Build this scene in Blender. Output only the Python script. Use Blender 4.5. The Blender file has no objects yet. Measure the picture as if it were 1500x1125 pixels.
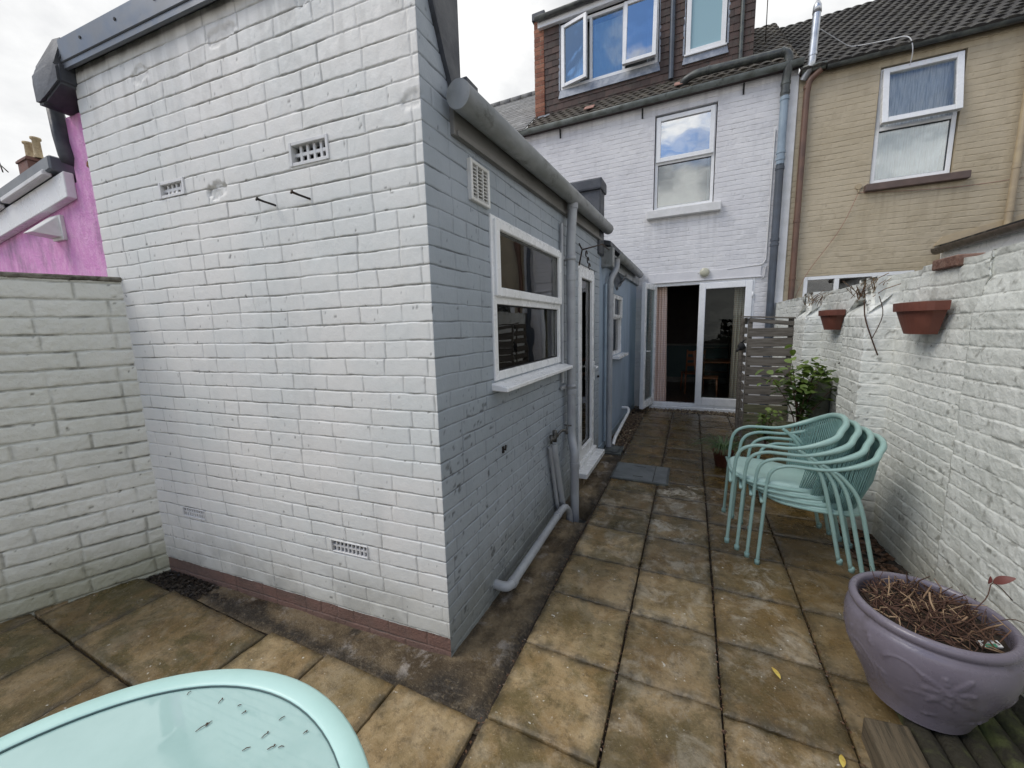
import bpy, bmesh, math, random
import numpy as np
from mathutils import Vector, Matrix
random.seed(7)
S = bpy.context.scene
COL = S.collection
PI = math.pi

# ------------------------------------------------------------------ materials
def new_mat(name):
    m = bpy.data.materials.new(name); m.use_nodes = True
    nt = m.node_tree
    return m, nt, nt.nodes['Principled BSDF']

def nd(nt, t, **kw):
    n = nt.nodes.new(t)
    for k, v in kw.items():
        if k in n.inputs.keys(): n.inputs[k].default_value = v
        else: setattr(n, k, v)
    return n

def c4(c): return (c[0], c[1], c[2], 1.0)

def noise(nt, scale, detail=4, rough=.55, vec=None, dist=0.0):
    n = nt.nodes.new('ShaderNodeTexNoise')
    n.inputs['Scale'].default_value = scale; n.inputs['Detail'].default_value = detail
    n.inputs['Roughness'].default_value = rough; n.inputs['Distortion'].default_value = dist
    if vec is not None: nt.links.new(vec, n.inputs['Vector'])
    return n.outputs['Fac']

def ramp(nt, fac, lo, hi, a=0.0, b=1.0):
    n = nt.nodes.new('ShaderNodeMapRange')
    n.interpolation_type = 'SMOOTHSTEP'
    n.inputs['From Min'].default_value = lo; n.inputs['From Max'].default_value = hi
    n.inputs['To Min'].default_value = a; n.inputs['To Max'].default_value = b
    nt.links.new(fac, n.inputs['Value'])
    return n.outputs['Result']

def mix(nt, fac, a, b, mode='MIX'):
    n = nt.nodes.new('ShaderNodeMix'); n.data_type = 'RGBA'; n.blend_type = mode
    for i, v in ((0, fac), (6, a), (7, b)):
        if isinstance(v, (int, float)): n.inputs[i].default_value = v
        elif isinstance(v, tuple): n.inputs[i].default_value = c4(v)
        else: nt.links.new(v, n.inputs[i])
    return n.outputs[2]

def math_(nt, op, a, b=0.0):
    n = nt.nodes.new('ShaderNodeMath'); n.operation = op
    for i, v in ((0, a), (1, b)):
        if isinstance(v, (int, float)): n.inputs[i].default_value = v
        else: nt.links.new(v, n.inputs[i])
    return n.outputs[0]

def attr(nt, name):
    n = nt.nodes.new('ShaderNodeAttribute'); n.attribute_name = name
    return n.outputs['Fac']

def objco(nt):
    n = nt.nodes.new('ShaderNodeTexCoord'); return n.outputs['Object']

def mapped(nt, scale=(1, 1, 1), rot=(0, 0, 0)):
    m = nt.nodes.new('ShaderNodeMapping'); m.inputs['Scale'].default_value = scale; m.inputs['Rotation'].default_value = rot
    nt.links.new(objco(nt), m.inputs['Vector']); return m.outputs['Vector']

def bump(nt, p, h, dist=.002, strength=1.0):
    b = nt.nodes.new('ShaderNodeBump'); b.inputs['Distance'].default_value = dist; b.inputs['Strength'].default_value = strength
    nt.links.new(h, b.inputs['Height']); nt.links.new(b.outputs['Normal'], p.inputs['Normal'])

def simple(name, col, rough=.5, col2=None, scale=6.0, lo=.4, hi=.65, bs=0, bd=.001, metal=0, dirt=None, dscale=3.0, dlo=.55, dhi=.75, spec=.5, stretch=(1, 1, 1)):
    m, nt, p = new_mat(name)
    v = mapped(nt, stretch)
    c = tuple(col)
    if col2 is not None:
        c = mix(nt, ramp(nt, noise(nt, scale, 5, .6, v), lo, hi), tuple(col), tuple(col2))
    if dirt is not None:
        c = mix(nt, ramp(nt, noise(nt, dscale, 8, .7, v), dlo, dhi), c, tuple(dirt))
    if isinstance(c, tuple): p.inputs['Base Color'].default_value = c4(c)
    else: nt.links.new(c, p.inputs['Base Color'])
    r = ramp(nt, noise(nt, 9, 4, .6, v), .3, .7, max(0.02, rough-.08), min(1, rough+.08))
    nt.links.new(r, p.inputs['Roughness'])
    p.inputs['Metallic'].default_value = metal
    p.inputs['Specular IOR Level'].default_value = spec
    if bs: bump(nt, p, noise(nt, bs, 4, .6, v), bd)
    return m

def painted_brick(name, ca, cb, grime=(.10, .10, .09), low=None, bscale=70, bd=.0012, gstr=.75, rough=.5):
    m, nt, p = new_mat(name)
    v = objco(nt)
    c = mix(nt, ramp(nt, noise(nt, 1.3, 5, .6, v), .35, .65), ca, cb)
    # per brick tint
    c = mix(nt, ramp(nt, attr(nt, 'tint'), 0, 1, 0, .12), c, tuple(x*.72 for x in ca))
    # soft blotches and vertical run-off stains
    st = ramp(nt, noise(nt, 1.0, 6, .62, mapped(nt, (7, 7, .8))), .52, .80, 0, .30)
    c = mix(nt, st, c, tuple(x*.70 for x in ca))
    sp = ramp(nt, noise(nt, 90, 3, .6, v), .74, .80, 0, .5)
    c = mix(nt, sp, c, grime)
    if low is not None:
        sx = nt.nodes.new('ShaderNodeSeparateXYZ'); nt.links.new(v, sx.inputs[0])
        z = math_(nt, 'ADD', sx.outputs['Z'], math_(nt, 'MULTIPLY', noise(nt, 5, 6, .65, v), -.55))
        c = mix(nt, ramp(nt, z, -.28, .22, low[1], 0), c, low[0])
    g = attr(nt, 'grime')
    gn = math_(nt, 'MULTIPLY', g, ramp(nt, noise(nt, 14, 5, .7, v), .30, .60, .55, 1.0))
    c = mix(nt, math_(nt, 'MULTIPLY', gn, gstr), c, grime)
    nt.links.new(c, p.inputs['Base Color'])
    nt.links.new(ramp(nt, noise(nt, 20, 3, .6, v), .3, .7, rough-.06, rough+.12), p.inputs['Roughness'])
    h = math_(nt, 'ADD', noise(nt, bscale, 5, .65, v), math_(nt, 'MULTIPLY', noise(nt, bscale*.25, 4, .6, v), 1.6))
    bump(nt, p, h, bd)
    return m

MT = {}
MT['white_brick'] = painted_brick('white painted brick', (.66, .675, .655), (.74, .725, .69), (.085, .082, .07), ((.44, .43, .37), .6), 90, .0008, .85)
MT['blue_brick'] = painted_brick('blue grey painted brick', (.30, .34, .38), (.345, .385, .43), (.055, .06, .065), ((.20, .21, .19), .7), 90, .0008, .8)
MT['old_white'] = painted_brick('weathered white painted brick', (.63, .64, .58), (.73, .73, .675), (.085, .085, .065), ((.34, .34, .25), .9), 55, .0028, .9)
MT['rough_white'] = painted_brick('thick flaking white masonry paint', (.64, .66, .62), (.76, .775, .74), (.14, .135, .11), ((.34, .33, .27), .9), 42, .0036, .8)
MT['house_white'] = painted_brick('pale lilac white painted brick', (.62, .615, .63), (.69, .685, .69), (.22, .22, .22), None, 45, .002, .55)
MT['beige_brick'] = painted_brick('beige painted brick', (.405, .34, .232), (.47, .40, .285), (.20, .155, .09), None, 45, .002, .55)
MT['red_brick'] = painted_brick('red plinth brick', (.165, .065, .045), (.12, .062, .05), (.05, .044, .036), ((.24, .20, .17), .30), 70, .004, .95, .7)
MT['upvc'] = simple('white upvc', (.78, .79, .80), .28, (.72, .73, .73), 2, dirt=(.58, .58, .55), dscale=5, dlo=.60, dhi=.95)
MT['sill'] = simple('painted sill', (.66, .66, .66), .5, (.58, .58, .57), 5, bs=40, dirt=(.42, .42, .40), dlo=.6, dhi=.9, dscale=7)
MT['grey_plastic'] = simple('grey painted plastic', (.27, .28, .28), .42, (.19, .20, .195), 5, bs=20, bd=.0008, dirt=(.07, .075, .06), dscale=9, dlo=.50, dhi=.74, stretch=(1, .5, 1))
MT['lt_pipe'] = simple('pale grey painted pipe', (.36, .38, .40), .4, (.30, .31, .33), 5, bs=30, dirt=(.12, .12, .11), dscale=10, dlo=.62, dhi=.8)
MT['blue_pipe'] = simple('pale blue painted pipe', (.26, .33, .39), .4, (.21, .27, .33), 5, dirt=(.15, .16, .17), dscale=10, dlo=.65, dhi=.85)
MT['slate_pipe'] = simple('dark slate pipe', (.07, .085, .11), .4, (.055, .065, .08), 5)
MT['black_pipe'] = simple('weathered black pipe', (.045, .05, .05), .38, (.09, .10, .09), 7)
MT['gutter_green'] = simple('mossy grey gutter', (.17, .19, .18), .45, (.10, .11, .095), 5, dirt=(.05, .055, .04), dscale=9)
MT['dark_gutter'] = simple('dark brown gutter', (.035, .022, .020), .35, (.06, .04, .035), 5)
MT['fascia'] = simple('grey weathered fascia board', (.20, .195, .185), .6, (.14, .135, .125), 3, bs=30, dirt=(.06, .055, .05), dscale=8, stretch=(1, .4, 2))
MT['felt'] = simple('charcoal roofing felt', (.045, .05, .062), .55, (.075, .08, .09), 7, bs=50, bd=.002, dirt=(.02, .02, .02))
MT['trim_grey'] = simple('grey upstand trim', (.135, .15, .17), .36, (.115, .128, .145), 3, dirt=(.08, .09, .10), dscale=14, dlo=.62, dhi=.8)
MT['lead'] = simple('lead flashing', (.22, .24, .27), .45, (.33, .35, .38), 9, bs=20, bd=.003, metal=.3)
MT['render_blue'] = simple('pale blue smooth render', (.29, .365, .46), .6, (.25, .32, .40), 3, bs=25, bd=.002, dirt=(.15, .18, .20), dscale=6, dlo=.6, dhi=.85, stretch=(1, 1, .4))
MT['pink'] = simple('pink spar render', (.75, .32, .63), .8, (.82, .43, .70), 30, bs=130, bd=.010, dirt=(.36, .20, .32), dscale=3.5, dlo=.46, dhi=.72, stretch=(1, 1, .45))
MT['concrete'] = None
MT['house_flat'] = simple('lilac white painted stone', (.62, .615, .63), .6, (.67, .665, .675), 5, bs=30, dirt=(.40, .40, .42), dscale=7, dlo=.6, dhi=.8)
MT['terracotta'] = simple('terracotta plastic', (.145, .048, .032), .6, (.18, .062, .042), 8, bs=30, dirt=(.13, .05, .035), dscale=10)
MT['mint'] = simple('mint powder coated steel', (.30, .455, .415), .36, (.265, .41, .38), 6, spec=.45)
MT['mint_table'] = simple('pale mint table paint', (.46, .68, .635), .35, (.42, .64, .595), 6, dirt=(.36, .50, .46), dscale=9, dlo=.6, dhi=.8)
MT['mint_seat'] = simple('mint seat pad', (.38, .54, .50), .45, (.34, .49, .455), 5, bs=25, bd=.0008, dirt=(.24, .36, .32), dscale=5)
MT['mint_cord'] = simple('mint pvc cord', (.20, .345, .325), .4, (.16, .29, .27), 9)
MT['foot'] = simple('worn grey mint foot cap', (.22, .36, .34), .5)
MT['wood_grey'] = simple('weathered grey timber', (.165, .148, .125), .8, (.09, .078, .064), 3, bs=14, bd=.003, stretch=(1.2, 14, 14), dirt=(.06, .05, .038), dscale=4)
MT['wood_green'] = simple('algae green timber', (.15, .145, .085), .8, (.08, .08, .045), 3, bs=14, bd=.003, stretch=(1.2, 14, 14))
MT['sleeper'] = simple('old brown timber sleeper', (.13, .10, .062), .8, (.06, .048, .03), 4, bs=16, bd=.006, stretch=(14, 1, 14), dirt=(.05, .045, .03), dscale=5)
MT['moss_wood'] = simple('rotting mossy timber', (.026, .023, .014), .9, (.095, .11, .035), 7, lo=.46, hi=.66, bs=30, bd=.012)
MT['soil'] = simple('dark wet soil', (.022, .016, .011), .9, (.05, .035, .022), 30, bs=45, bd=.02)
MT['iron'] = simple('dark rusty iron', (.03, .025, .022), .6, (.07, .04, .025), 20, metal=.5)
MT['brass'] = simple('grimy painted tap metal', (.12, .12, .115), .45, (.06, .055, .045), 20, metal=.5)
MT['dark'] = simple('near black', (.012, .012, .013), .8)
MT['lilac'] = simple('lilac glazed pot', (.142, .126, .158), .30, (.17, .153, .184), 4, bs=60, bd=.0008, dirt=(.10, .085, .09), dscale=7, dlo=.52, dhi=.76)
MT['straw'] = simple('dry straw stem', (.36, .25, .15), .8, (.12, .06, .035), 9)
MT['brown_stem'] = simple('brown dead stem', (.075, .034, .02), .8, (.05, .025, .015), 9)
MT['stainless'] = simple('galvanised flue', (.55, .57, .60), .35, (.42, .44, .46), 6, metal=.7)
MT['brown_pipe'] = simple('brown painted pipe', (.14, .075, .05), .5, (.10, .055, .04), 5)
MT['beige_pipe'] = simple('beige painted pipe', (.40, .32, .20), .5, (.33, .26, .17), 5)
MT['brown_sill'] = simple('brown stone sill', (.13, .09, .075), .7, (.10, .07, .06), 6, bs=30)
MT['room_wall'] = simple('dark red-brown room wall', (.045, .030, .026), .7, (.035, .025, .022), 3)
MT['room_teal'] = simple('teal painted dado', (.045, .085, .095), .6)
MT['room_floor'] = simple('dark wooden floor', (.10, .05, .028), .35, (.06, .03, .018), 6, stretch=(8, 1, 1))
MT['room_ceiling'] = simple('grey ceiling', (.35, .34, .32), .8)  # flat mid-grey ceiling colour
MT['varnish'] = simple('orange varnished wood', (.28, .10, .04), .35, (.20, .07, .03), 6)
MT['net'] = simple('net curtain', (.80, .82, .81), .9, (.52, .55, .56), 8, stretch=(9, 9, .5))
MT['white_cloth'] = simple('white cloth', (.66, .67, .67), .85, (.55, .56, .58), 5, stretch=(5, 5, .6))
MT['blind'] = simple('cream blind', (.40, .38, .28), .8, (.32, .30, .22), 4)
MT['pale_plastic'] = simple('white plastic', (.70, .70, .68), .4, (.60, .60, .58), 8, dirt=(.35, .35, .32), dscale=12, dlo=.6, dhi=.8)
MT['lamp_glass'] = simple('yellowed opal lamp glass', (.45, .44, .34), .3)
MT['yellow_leaf'] = simple('yellow leaf', (.60, .48, .10), .6, (.45, .30, .06), 30)
MT['red_leaf'] = simple('red brown leaf', (.13, .04, .032), .6, (.14, .035, .03), 20)
MT['chimney_pot'] = simple('buff chimney pot', (.45, .36, .22), .8, (.33, .25, .15), 9)

def leaf_mat(name, a, b, trans=.25):
    m, nt, p = new_mat(name)
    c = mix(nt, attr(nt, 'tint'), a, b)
    nt.links.new(c, p.inputs['Base Color']); p.inputs['Roughness'].default_value = .42
    t = nt.nodes.new('ShaderNodeBsdfTranslucent'); nt.links.new(mix(nt, .5, c, (.12, .2, .02)), t.inputs['Color'])
    ms = nt.nodes.new('ShaderNodeMixShader'); ms.inputs[0].default_value = trans
    nt.links.new(p.outputs[0], ms.inputs[1]); nt.links.new(t.outputs[0], ms.inputs[2])
    nt.links.new(ms.outputs[0], nt.nodes['Material Output'].inputs['Surface'])
    return m
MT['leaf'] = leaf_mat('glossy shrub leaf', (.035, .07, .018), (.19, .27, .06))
MT['grass_leaf'] = leaf_mat('strappy green leaf', (.03, .07, .025), (.10, .17, .06))
MT['litter'] = leaf_mat('dead leaf litter', (.035, .018, .010), (.14, .07, .035), .05)

MT['dark_debris'] = leaf_mat('black leaf debris', (.012, .009, .007), (.045, .032, .022), .02)
# concrete strip: damp, mossy, stained
m, nt, p = new_mat('stained concrete'); v = objco(nt)
c = mix(nt, ramp(nt, noise(nt, 3.2, 8, .68, v), .38, .62), (.062, .042, .021), (.19, .142, .082))
c = mix(nt, ramp(nt, noise(nt, 5.5, 8, .75, v, .3), .53, .66, 0, .85), c, (.33, .30, .27))
c = mix(nt, ramp(nt, noise(nt, 2.4, 9, .72, mapped(nt, (1, 1, 1), (0, 0, .4))), .52, .62), c, (.030, .022, .013))
c = mix(nt, math_(nt, 'MULTIPLY', attr(nt, 'dirt'), ramp(nt, noise(nt, 16, 7, .75, v), .32, .55, .35, 1)), c, (.022, .016, .010))
c = mix(nt, ramp(nt, noise(nt, 60, 5, .7, v), .52, .72, 0, .5), c, (.26, .21, .14))
nt.links.new(c, p.inputs['Base Color'])
nt.links.new(ramp(nt, noise(nt, 5, 4, .6, v), .35, .65, .42, .85), p.inputs['Roughness'])
bump(nt, p, math_(nt, 'ADD', noise(nt, 55, 6, .7, v), math_(nt, 'MULTIPLY', noise(nt, 7, 5, .6, v), 3)), .008)
MT['concrete'] = m

# paving slabs
m, nt, p = new_mat('weathered buff paving'); v = objco(nt)
t = attr(nt, 'tint'); w = attr(nt, 'wet'); e = attr(nt, 'edge'); mo = attr(nt, 'moss'); pa = attr(nt, 'pale')
cb = mix(nt, ramp(nt, noise(nt, 4.5, 7, .66, v, .3), .36, .62), (.235, .165, .080), (.43, .335, .20))
cw = mix(nt, ramp(nt, noise(nt, 5, 7, .7, v, .4), .35, .62), (.042, .026, .009), (.140, .092, .037))
c = mix(nt, math_(nt, 'MAXIMUM', math_(nt, 'SUBTRACT', math_(nt, 'ADD', w, math_(nt, 'MULTIPLY', noise(nt, 2.8, 6, .7, v), 1.1)), .55), 0), cb, cw)
c = mix(nt, math_(nt, 'MULTIPLY', attr(nt, 'mid'), ramp(nt, noise(nt, 5, 7, .7, v, .4), .40, .60, .0, .62)), c, (.125, .084, .032))
c = mix(nt, math_(nt, 'MULTIPLY', mo, ramp(nt, noise(nt, 3.3, 8, .72, v, .5), .42, .58, 0, .9)), c, (.060, .052, .016))
c = mix(nt, math_(nt, 'MULTIPLY', pa, ramp(nt, noise(nt, 6, 8, .74, v, .6), .47, .64)), c, (.46, .425, .35))
c = mix(nt, ramp(nt, noise(nt, 24, 7, .78, v), .48, .68, 0, .58), c, (.055, .040, .019))
c = mix(nt, ramp(nt, noise(nt, 90, 4, .7, v), .55, .75, 0, .55), c, (.42, .34, .22))
c = mix(nt, ramp(nt, noise(nt, 45, 2, .5, v), .72, .76, 0, .8), c, (.60, .58, .52))
c = mix(nt, math_(nt, 'MULTIPLY', e, ramp(nt, noise(nt, 11, 6, .7, v), .35, .65, .15, .95)), c, (.05, .042, .025))
hs = nt.nodes.new('ShaderNodeHueSaturation'); hs.inputs['Saturation'].default_value = 1.10; hs.inputs['Hue'].default_value = .497
nt.links.new(c, hs.inputs['Color']); nt.links.new(ramp(nt, t, 0, 1, .78, 1.12), hs.inputs['Value'])
nt.links.new(hs.outputs[0], p.inputs['Base Color'])
rr = math_(nt, 'SUBTRACT', ramp(nt, noise(nt, 4, 6, .65, v), .35, .65, .28, .60), math_(nt, 'MULTIPLY', w, .26))
nt.links.new(rr, p.inputs['Roughness'])
bump(nt, p, math_(nt, 'ADD', noise(nt, 80, 6, .7, v), math_(nt, 'MULTIPLY', noise(nt, 12, 5, .6, v), 2)), .0032)
MT['slab'] = m

def tile_mat(name, a, b, dirt):
    m, nt, p = new_mat(name); v = objco(nt)
    c = mix(nt, attr(nt, 'tint'), a, b)
    c = mix(nt, ramp(nt, noise(nt, 12, 6, .7, v), .48, .66), c, dirt)
    nt.links.new(c, p.inputs['Base Color']); p.inputs['Roughness'].default_value = .75
    bump(nt, p, noise(nt, 60, 4, .6, v), .003); return m
MT['roof_tile'] = tile_mat('mossy brown roof tiles', (.035, .030, .026), (.085, .072, .058), (.13, .12, .09))
MT['roof_dark'] = tile_mat('dark roof tiles', (.014, .013, .013), (.040, .036, .033), (.085, .08, .065))
MT['hung_tile'] = tile_mat('brown hung tiles', (.045, .030, .026), (.095, .06, .05), (.06, .05, .042))
MT['slate'] = tile_mat('grey slates', (.17, .17, .17), (.28, .28, .275), (.12, .12, .11))

def brick_mat(name):
    m, nt, p = new_mat(name); v = objco(nt)
    c = mix(nt, attr(nt, 'tint'), (.17, .06, .035), (.34, .15, .09))
    c = mix(nt, attr(nt, 'grime'), c, (.30, .26, .21)); nt.links.new(c, p.inputs['Base Color']); p.inputs['Roughness'].default_value = .8
    bump(nt, p, noise(nt, 60, 4, .6, v), .004); return m
MT['bare_brick'] = brick_mat('bare red brick')

def glass_mat(name, refl=.10, tint=(.97, .98, .975), rough=0.0, maxr=1.0, k=1.0):
    m = bpy.data.materials.new(name); m.use_nodes = True; nt = m.node_tree
    nt.nodes.remove(nt.nodes['Principled BSDF'])
    tr = nt.nodes.new('ShaderNodeBsdfTransparent'); tr.inputs[0].default_value = c4(tint)
    gl = nt.nodes.new('ShaderNodeBsdfGlossy'); gl.inputs['Roughness'].default_value = rough
    fr = nt.nodes.new('ShaderNodeFresnel'); fr.inputs['IOR'].default_value = 1.5
    f = math_(nt, 'MINIMUM', math_(nt, 'ADD', math_(nt, 'MULTIPLY', fr.outputs[0], k), refl), maxr)
    # slight wave in the panes
    b = nt.nodes.new('ShaderNodeBump'); b.inputs['Distance'].default_value = .004
    nt.links.new(noise(nt, 1.6, 2, .5, objco(nt)), b.inputs['Height']); nt.links.new(b.outputs['Normal'], gl.inputs['Normal'])
    ms = nt.nodes.new('ShaderNodeMixShader'); nt.links.new(f, ms.inputs[0])
    nt.links.new(tr.outputs[0], ms.inputs[1]); nt.links.new(gl.outputs[0], ms.inputs[2])
    nt.links.new(ms.outputs[0], nt.nodes['Material Output'].inputs['Surface'])
    return m
MT['glass'] = glass_mat('window glass', .05)
MT['glass_dark'] = glass_mat('dark reflecting door glass', .0, (.8, .85, .83), k=.4)
MT['glass_coated'] = glass_mat('coated window glass', .62, (.8, .9, .95))
MT['glass_half'] = glass_mat('reflecting window glass', .24, (.8, .9, .95))
m, nt, p = new_mat('obscured bathroom glass'); p.inputs['Base Color'].default_value = (.27, .42, .47, 1); p.inputs['Roughness'].default_value = .3
MT['glass_frost'] = m
m, nt, p = new_mat('frosted mint table glass'); v = objco(nt)
nt.links.new(mix(nt, ramp(nt, noise(nt, 5, 6, .6, v), .4, .7), (.385, .56, .53), (.34, .51, .48)), p.inputs['Base Color'])
nt.links.new(ramp(nt, noise(nt, 6, 5, .6, v), .4, .7, .02, .05), p.inputs['Roughness']); p.inputs['IOR'].default_value = 1.75
bump(nt, p, noise(nt, 1.5, 3, .5, v), .0012)
MT['table_glass'] = m
m, nt, p = new_mat('pink gingham curtain'); v = objco(nt)
wv = nt.nodes.new('ShaderNodeTexWave'); wv.inputs['Scale'].default_value = 9; wv.bands_direction = 'Z'; nt.links.new(v, wv.inputs['Vector'])
c = mix(nt, ramp(nt, wv.outputs['Fac'], .4, .6), (.62, .44, .36), (.74, .60, .52))
wv = nt.nodes.new('ShaderNodeTexWave'); wv.inputs['Scale'].default_value = 16; wv.bands_direction = 'X'; nt.links.new(v, wv.inputs['Vector'])
c = mix(nt, ramp(nt, wv.outputs['Fac'], .4, .6, 0, .35), c, (.85, .75, .68))
nt.links.new(c, p.inputs['Base Color']); p.inputs['Roughness'].default_value = .9
MT['gingham'] = m

# ------------------------------------------------------------------ scene objects
def thing(name, label, cat, loc=(0, 0, 0), group=None, rz=0):
    o = bpy.data.objects.new(name, None); COL.objects.link(o)
    o.empty_display_size = .05
    o.location = loc; o.rotation_euler = (0, 0, rz)
    tag(o, label, cat, group); return o

def tag(o, label, cat, group=None):
    o['label'] = label; o['category'] = cat
    if group: o['group'] = group
    return o

def kind(o, k='structure', label=None, cat=None):
    o['kind'] = k
    if label: o['label'] = label
    if cat: o['category'] = cat
    return o

def link(name, me, mat, parent=None):
    o = bpy.data.objects.new(name, me); COL.objects.link(o)
    mats = mat if isinstance(mat, (list, tuple)) else [mat]
    for x in mats: me.materials.append(MT[x] if isinstance(x, str) else x)
    if parent is not None:
        o.parent = parent
        if parent.type == 'EMPTY' and not parent.get('_local'):
            # geometry was written in world coordinates: undo the parents' placement
            mw = parent_matrix(parent)
            me.transform(mw.inverted())
        elif parent.type == 'MESH':
            mw = parent_matrix(parent)
            if parent.get('_w', 0): me.transform(mw.inverted())
    return o

def parent_matrix(o):
    m = o.matrix_basis.copy()
    while o.parent is not None:
        o = o.parent; m = o.matrix_basis @ m
    return m

def obj(name, bm, mat, parent=None, smooth=False, angle=None):
    me = bpy.data.meshes.new(name)
    bmesh.ops.recalc_face_normals(bm, faces=bm.faces[:])
    bm.to_mesh(me); bm.free()
    if smooth:
        me.polygons.foreach_set('use_smooth', [True]*len(me.polygons))
        if angle:
            try: me.set_sharp_from_angle(angle=angle)
            except Exception: pass
    o = link(name, me, mat, parent)
    return o

def B(): return bmesh.new()

def hexa(bm, P, bevel=0.0, seg=1, mi=0):
    """P = 8 points: bottom 4 (ccw) then top 4"""
    vs = [bm.verts.new(p) for p in P]
    fs = []
    for q in ((3, 2, 1, 0), (4, 5, 6, 7), (0, 1, 5, 4), (1, 2, 6, 5), (2, 3, 7, 6), (3, 0, 4, 7)):
        f = bm.faces.new([vs[i] for i in q]); f.material_index = mi; fs.append(f)
    if bevel > 0:
        es = list({e for f in fs for e in f.edges})
        r = bmesh.ops.bevel(bm, geom=es, offset=bevel, segments=seg, profile=.6, affect='EDGES')
        for f in r['faces']: f.material_index = mi
    return fs

def box(bm, x0, x1, y0, y1, z0, z1, bevel=0.0, mi=0, seg=1):
    return hexa(bm, [(x0, y0, z0), (x1, y0, z0), (x1, y1, z0), (x0, y1, z0), (x0, y0, z1), (x1, y0, z1), (x1, y1, z1), (x0, y1, z1)], bevel, seg, mi)

class Frame:
    """wall frame: u along, n outward, z up"""
    def __init__(s, o, d, zoff=0):
        d = Vector((d[0], d[1], 0)).normalized(); s.o = Vector((o[0], o[1], 0)); s.d = d; s.n = Vector((d.y, -d.x, 0))
    def p(s, u, n, z): return s.o + s.d*u + s.n*n + Vector((0, 0, z))
    def box(s, bm, u0, u1, n0, n1, z0, z1, bevel=0.0, mi=0, seg=1):
        return hexa(bm, [s.p(u0, n1, z0), s.p(u1, n1, z0), s.p(u1, n0, z0), s.p(u0, n0, z0), s.p(u0, n1, z1), s.p(u1, n1, z1), s.p(u1, n0, z1), s.p(u0, n0, z1)], bevel, seg, mi)

def tube(bm, pts, r, seg=12, caps=True, closed=False, flat=None, mi=0):
    pts = [Vector(p) for p in pts]; n = len(pts)
    rs = r if isinstance(r, (list, tuple)) else [r]*n
    rings = []; prev = None
    for i, p in enumerate(pts):
        a = pts[(i-1) % n] if (closed or i > 0) else p
        b = pts[(i+1) % n] if (closed or i < n-1) else p
        t = (b-a).normalized()
        if prev is None:
            up = Vector((0, 0, 1)) if abs(t.z) < .9 else Vector((1, 0, 0))
            x = t.cross(up).normalized()
        else:
            x = (prev - t*prev.dot(t)).normalized()
        prev = x; y = t.cross(x)
        fx, fy = flat if flat else (1, 1)
        rings.append([bm.verts.new(p + (x*math.cos(k*2*PI/seg)*fx + y*math.sin(k*2*PI/seg)*fy)*rs[i]) for k in range(seg)])
    m = n if closed else n-1
    for i in range(m):
        A = rings[i]; Bq = rings[(i+1) % n]
        for k in range(seg):
            f = bm.faces.new((A[k], A[(k+1) % seg], Bq[(k+1) % seg], Bq[k])); f.material_index = mi; f.smooth = True
    if caps and not closed:
        f = bm.faces.new(rings[0][::-1]); f.material_index = mi
        f = bm.faces.new(rings[-1]); f.material_index = mi

def fillet(pts, rad, n=5):
    """round the corners of a polyline"""
    pts = [Vector(p) for p in pts]; out = [pts[0]]
    for i in range(1, len(pts)-1):
        p = pts[i]; a = pts[i-1]-p; b = pts[i+1]-p
        r = min(rad, a.length*.49, b.length*.49); A = p + a.normalized()*r; C = p + b.normalized()*r
        for k in range(n+1):
            t = k/n; out.append(A*(1-t)**2 + p*2*t*(1-t) + C*t*t)
    out.append(pts[-1]); return out

def lathe(bm, prof, c, seg=32, mi=0):
    rings = []
    for r, z in prof:
        if r < 1e-5: rings.append([bm.verts.new((c[0], c[1], c[2]+z))])
        else: rings.append([bm.verts.new((c[0]+r*math.cos(k*2*PI/seg), c[1]+r*math.sin(k*2*PI/seg), c[2]+z)) for k in range(seg)])
    for A, Bq in zip(rings, rings[1:]):
        for k in range(seg):
            k2 = (k+1) % seg
            if len(A) == 1 and len(Bq) == 1: continue
            if len(A) == 1: f = bm.faces.new((A[0], Bq[k], Bq[k2]))
            elif len(Bq) == 1: f = bm.faces.new((A[k], A[k2], Bq[0]))
            else: f = bm.faces.new((A[k], A[k2], Bq[k2], Bq[k]))
            f.material_index = mi; f.smooth = True

# ------------------------------------------------------------------ numpy noise and brick height fields
_rs = np.random.RandomState(3); _T = _rs.rand(512, 512)
def vnoise(x, y, seed=0):
    x = np.asarray(x, float)+seed*17.3; y = np.asarray(y, float)+seed*9.7
    xi = np.floor(x).astype(int); yi = np.floor(y).astype(int); fx = x-xi; fy = y-yi
    fx = fx*fx*(3-2*fx); fy = fy*fy*(3-2*fy)
    g = lambda a, b: _T[a % 512, b % 512]
    return (g(xi, yi)*(1-fx)+g(xi+1, yi)*fx)*(1-fy) + (g(xi, yi+1)*(1-fx)+g(xi+1, yi+1)*fx)*fy
def fbm(x, y, o=4, seed=0, gain=.5):
    s = 0; a = 1; t = 0
    for i in range(o):
        s = s+a*vnoise(x*2**i, y*2**i, seed+i); t += a; a *= gain
    return s/t
def sstep(x, a, b):
    t = np.clip((x-a)/(b-a), 0, 1); return t*t*(3-2*t)

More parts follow.
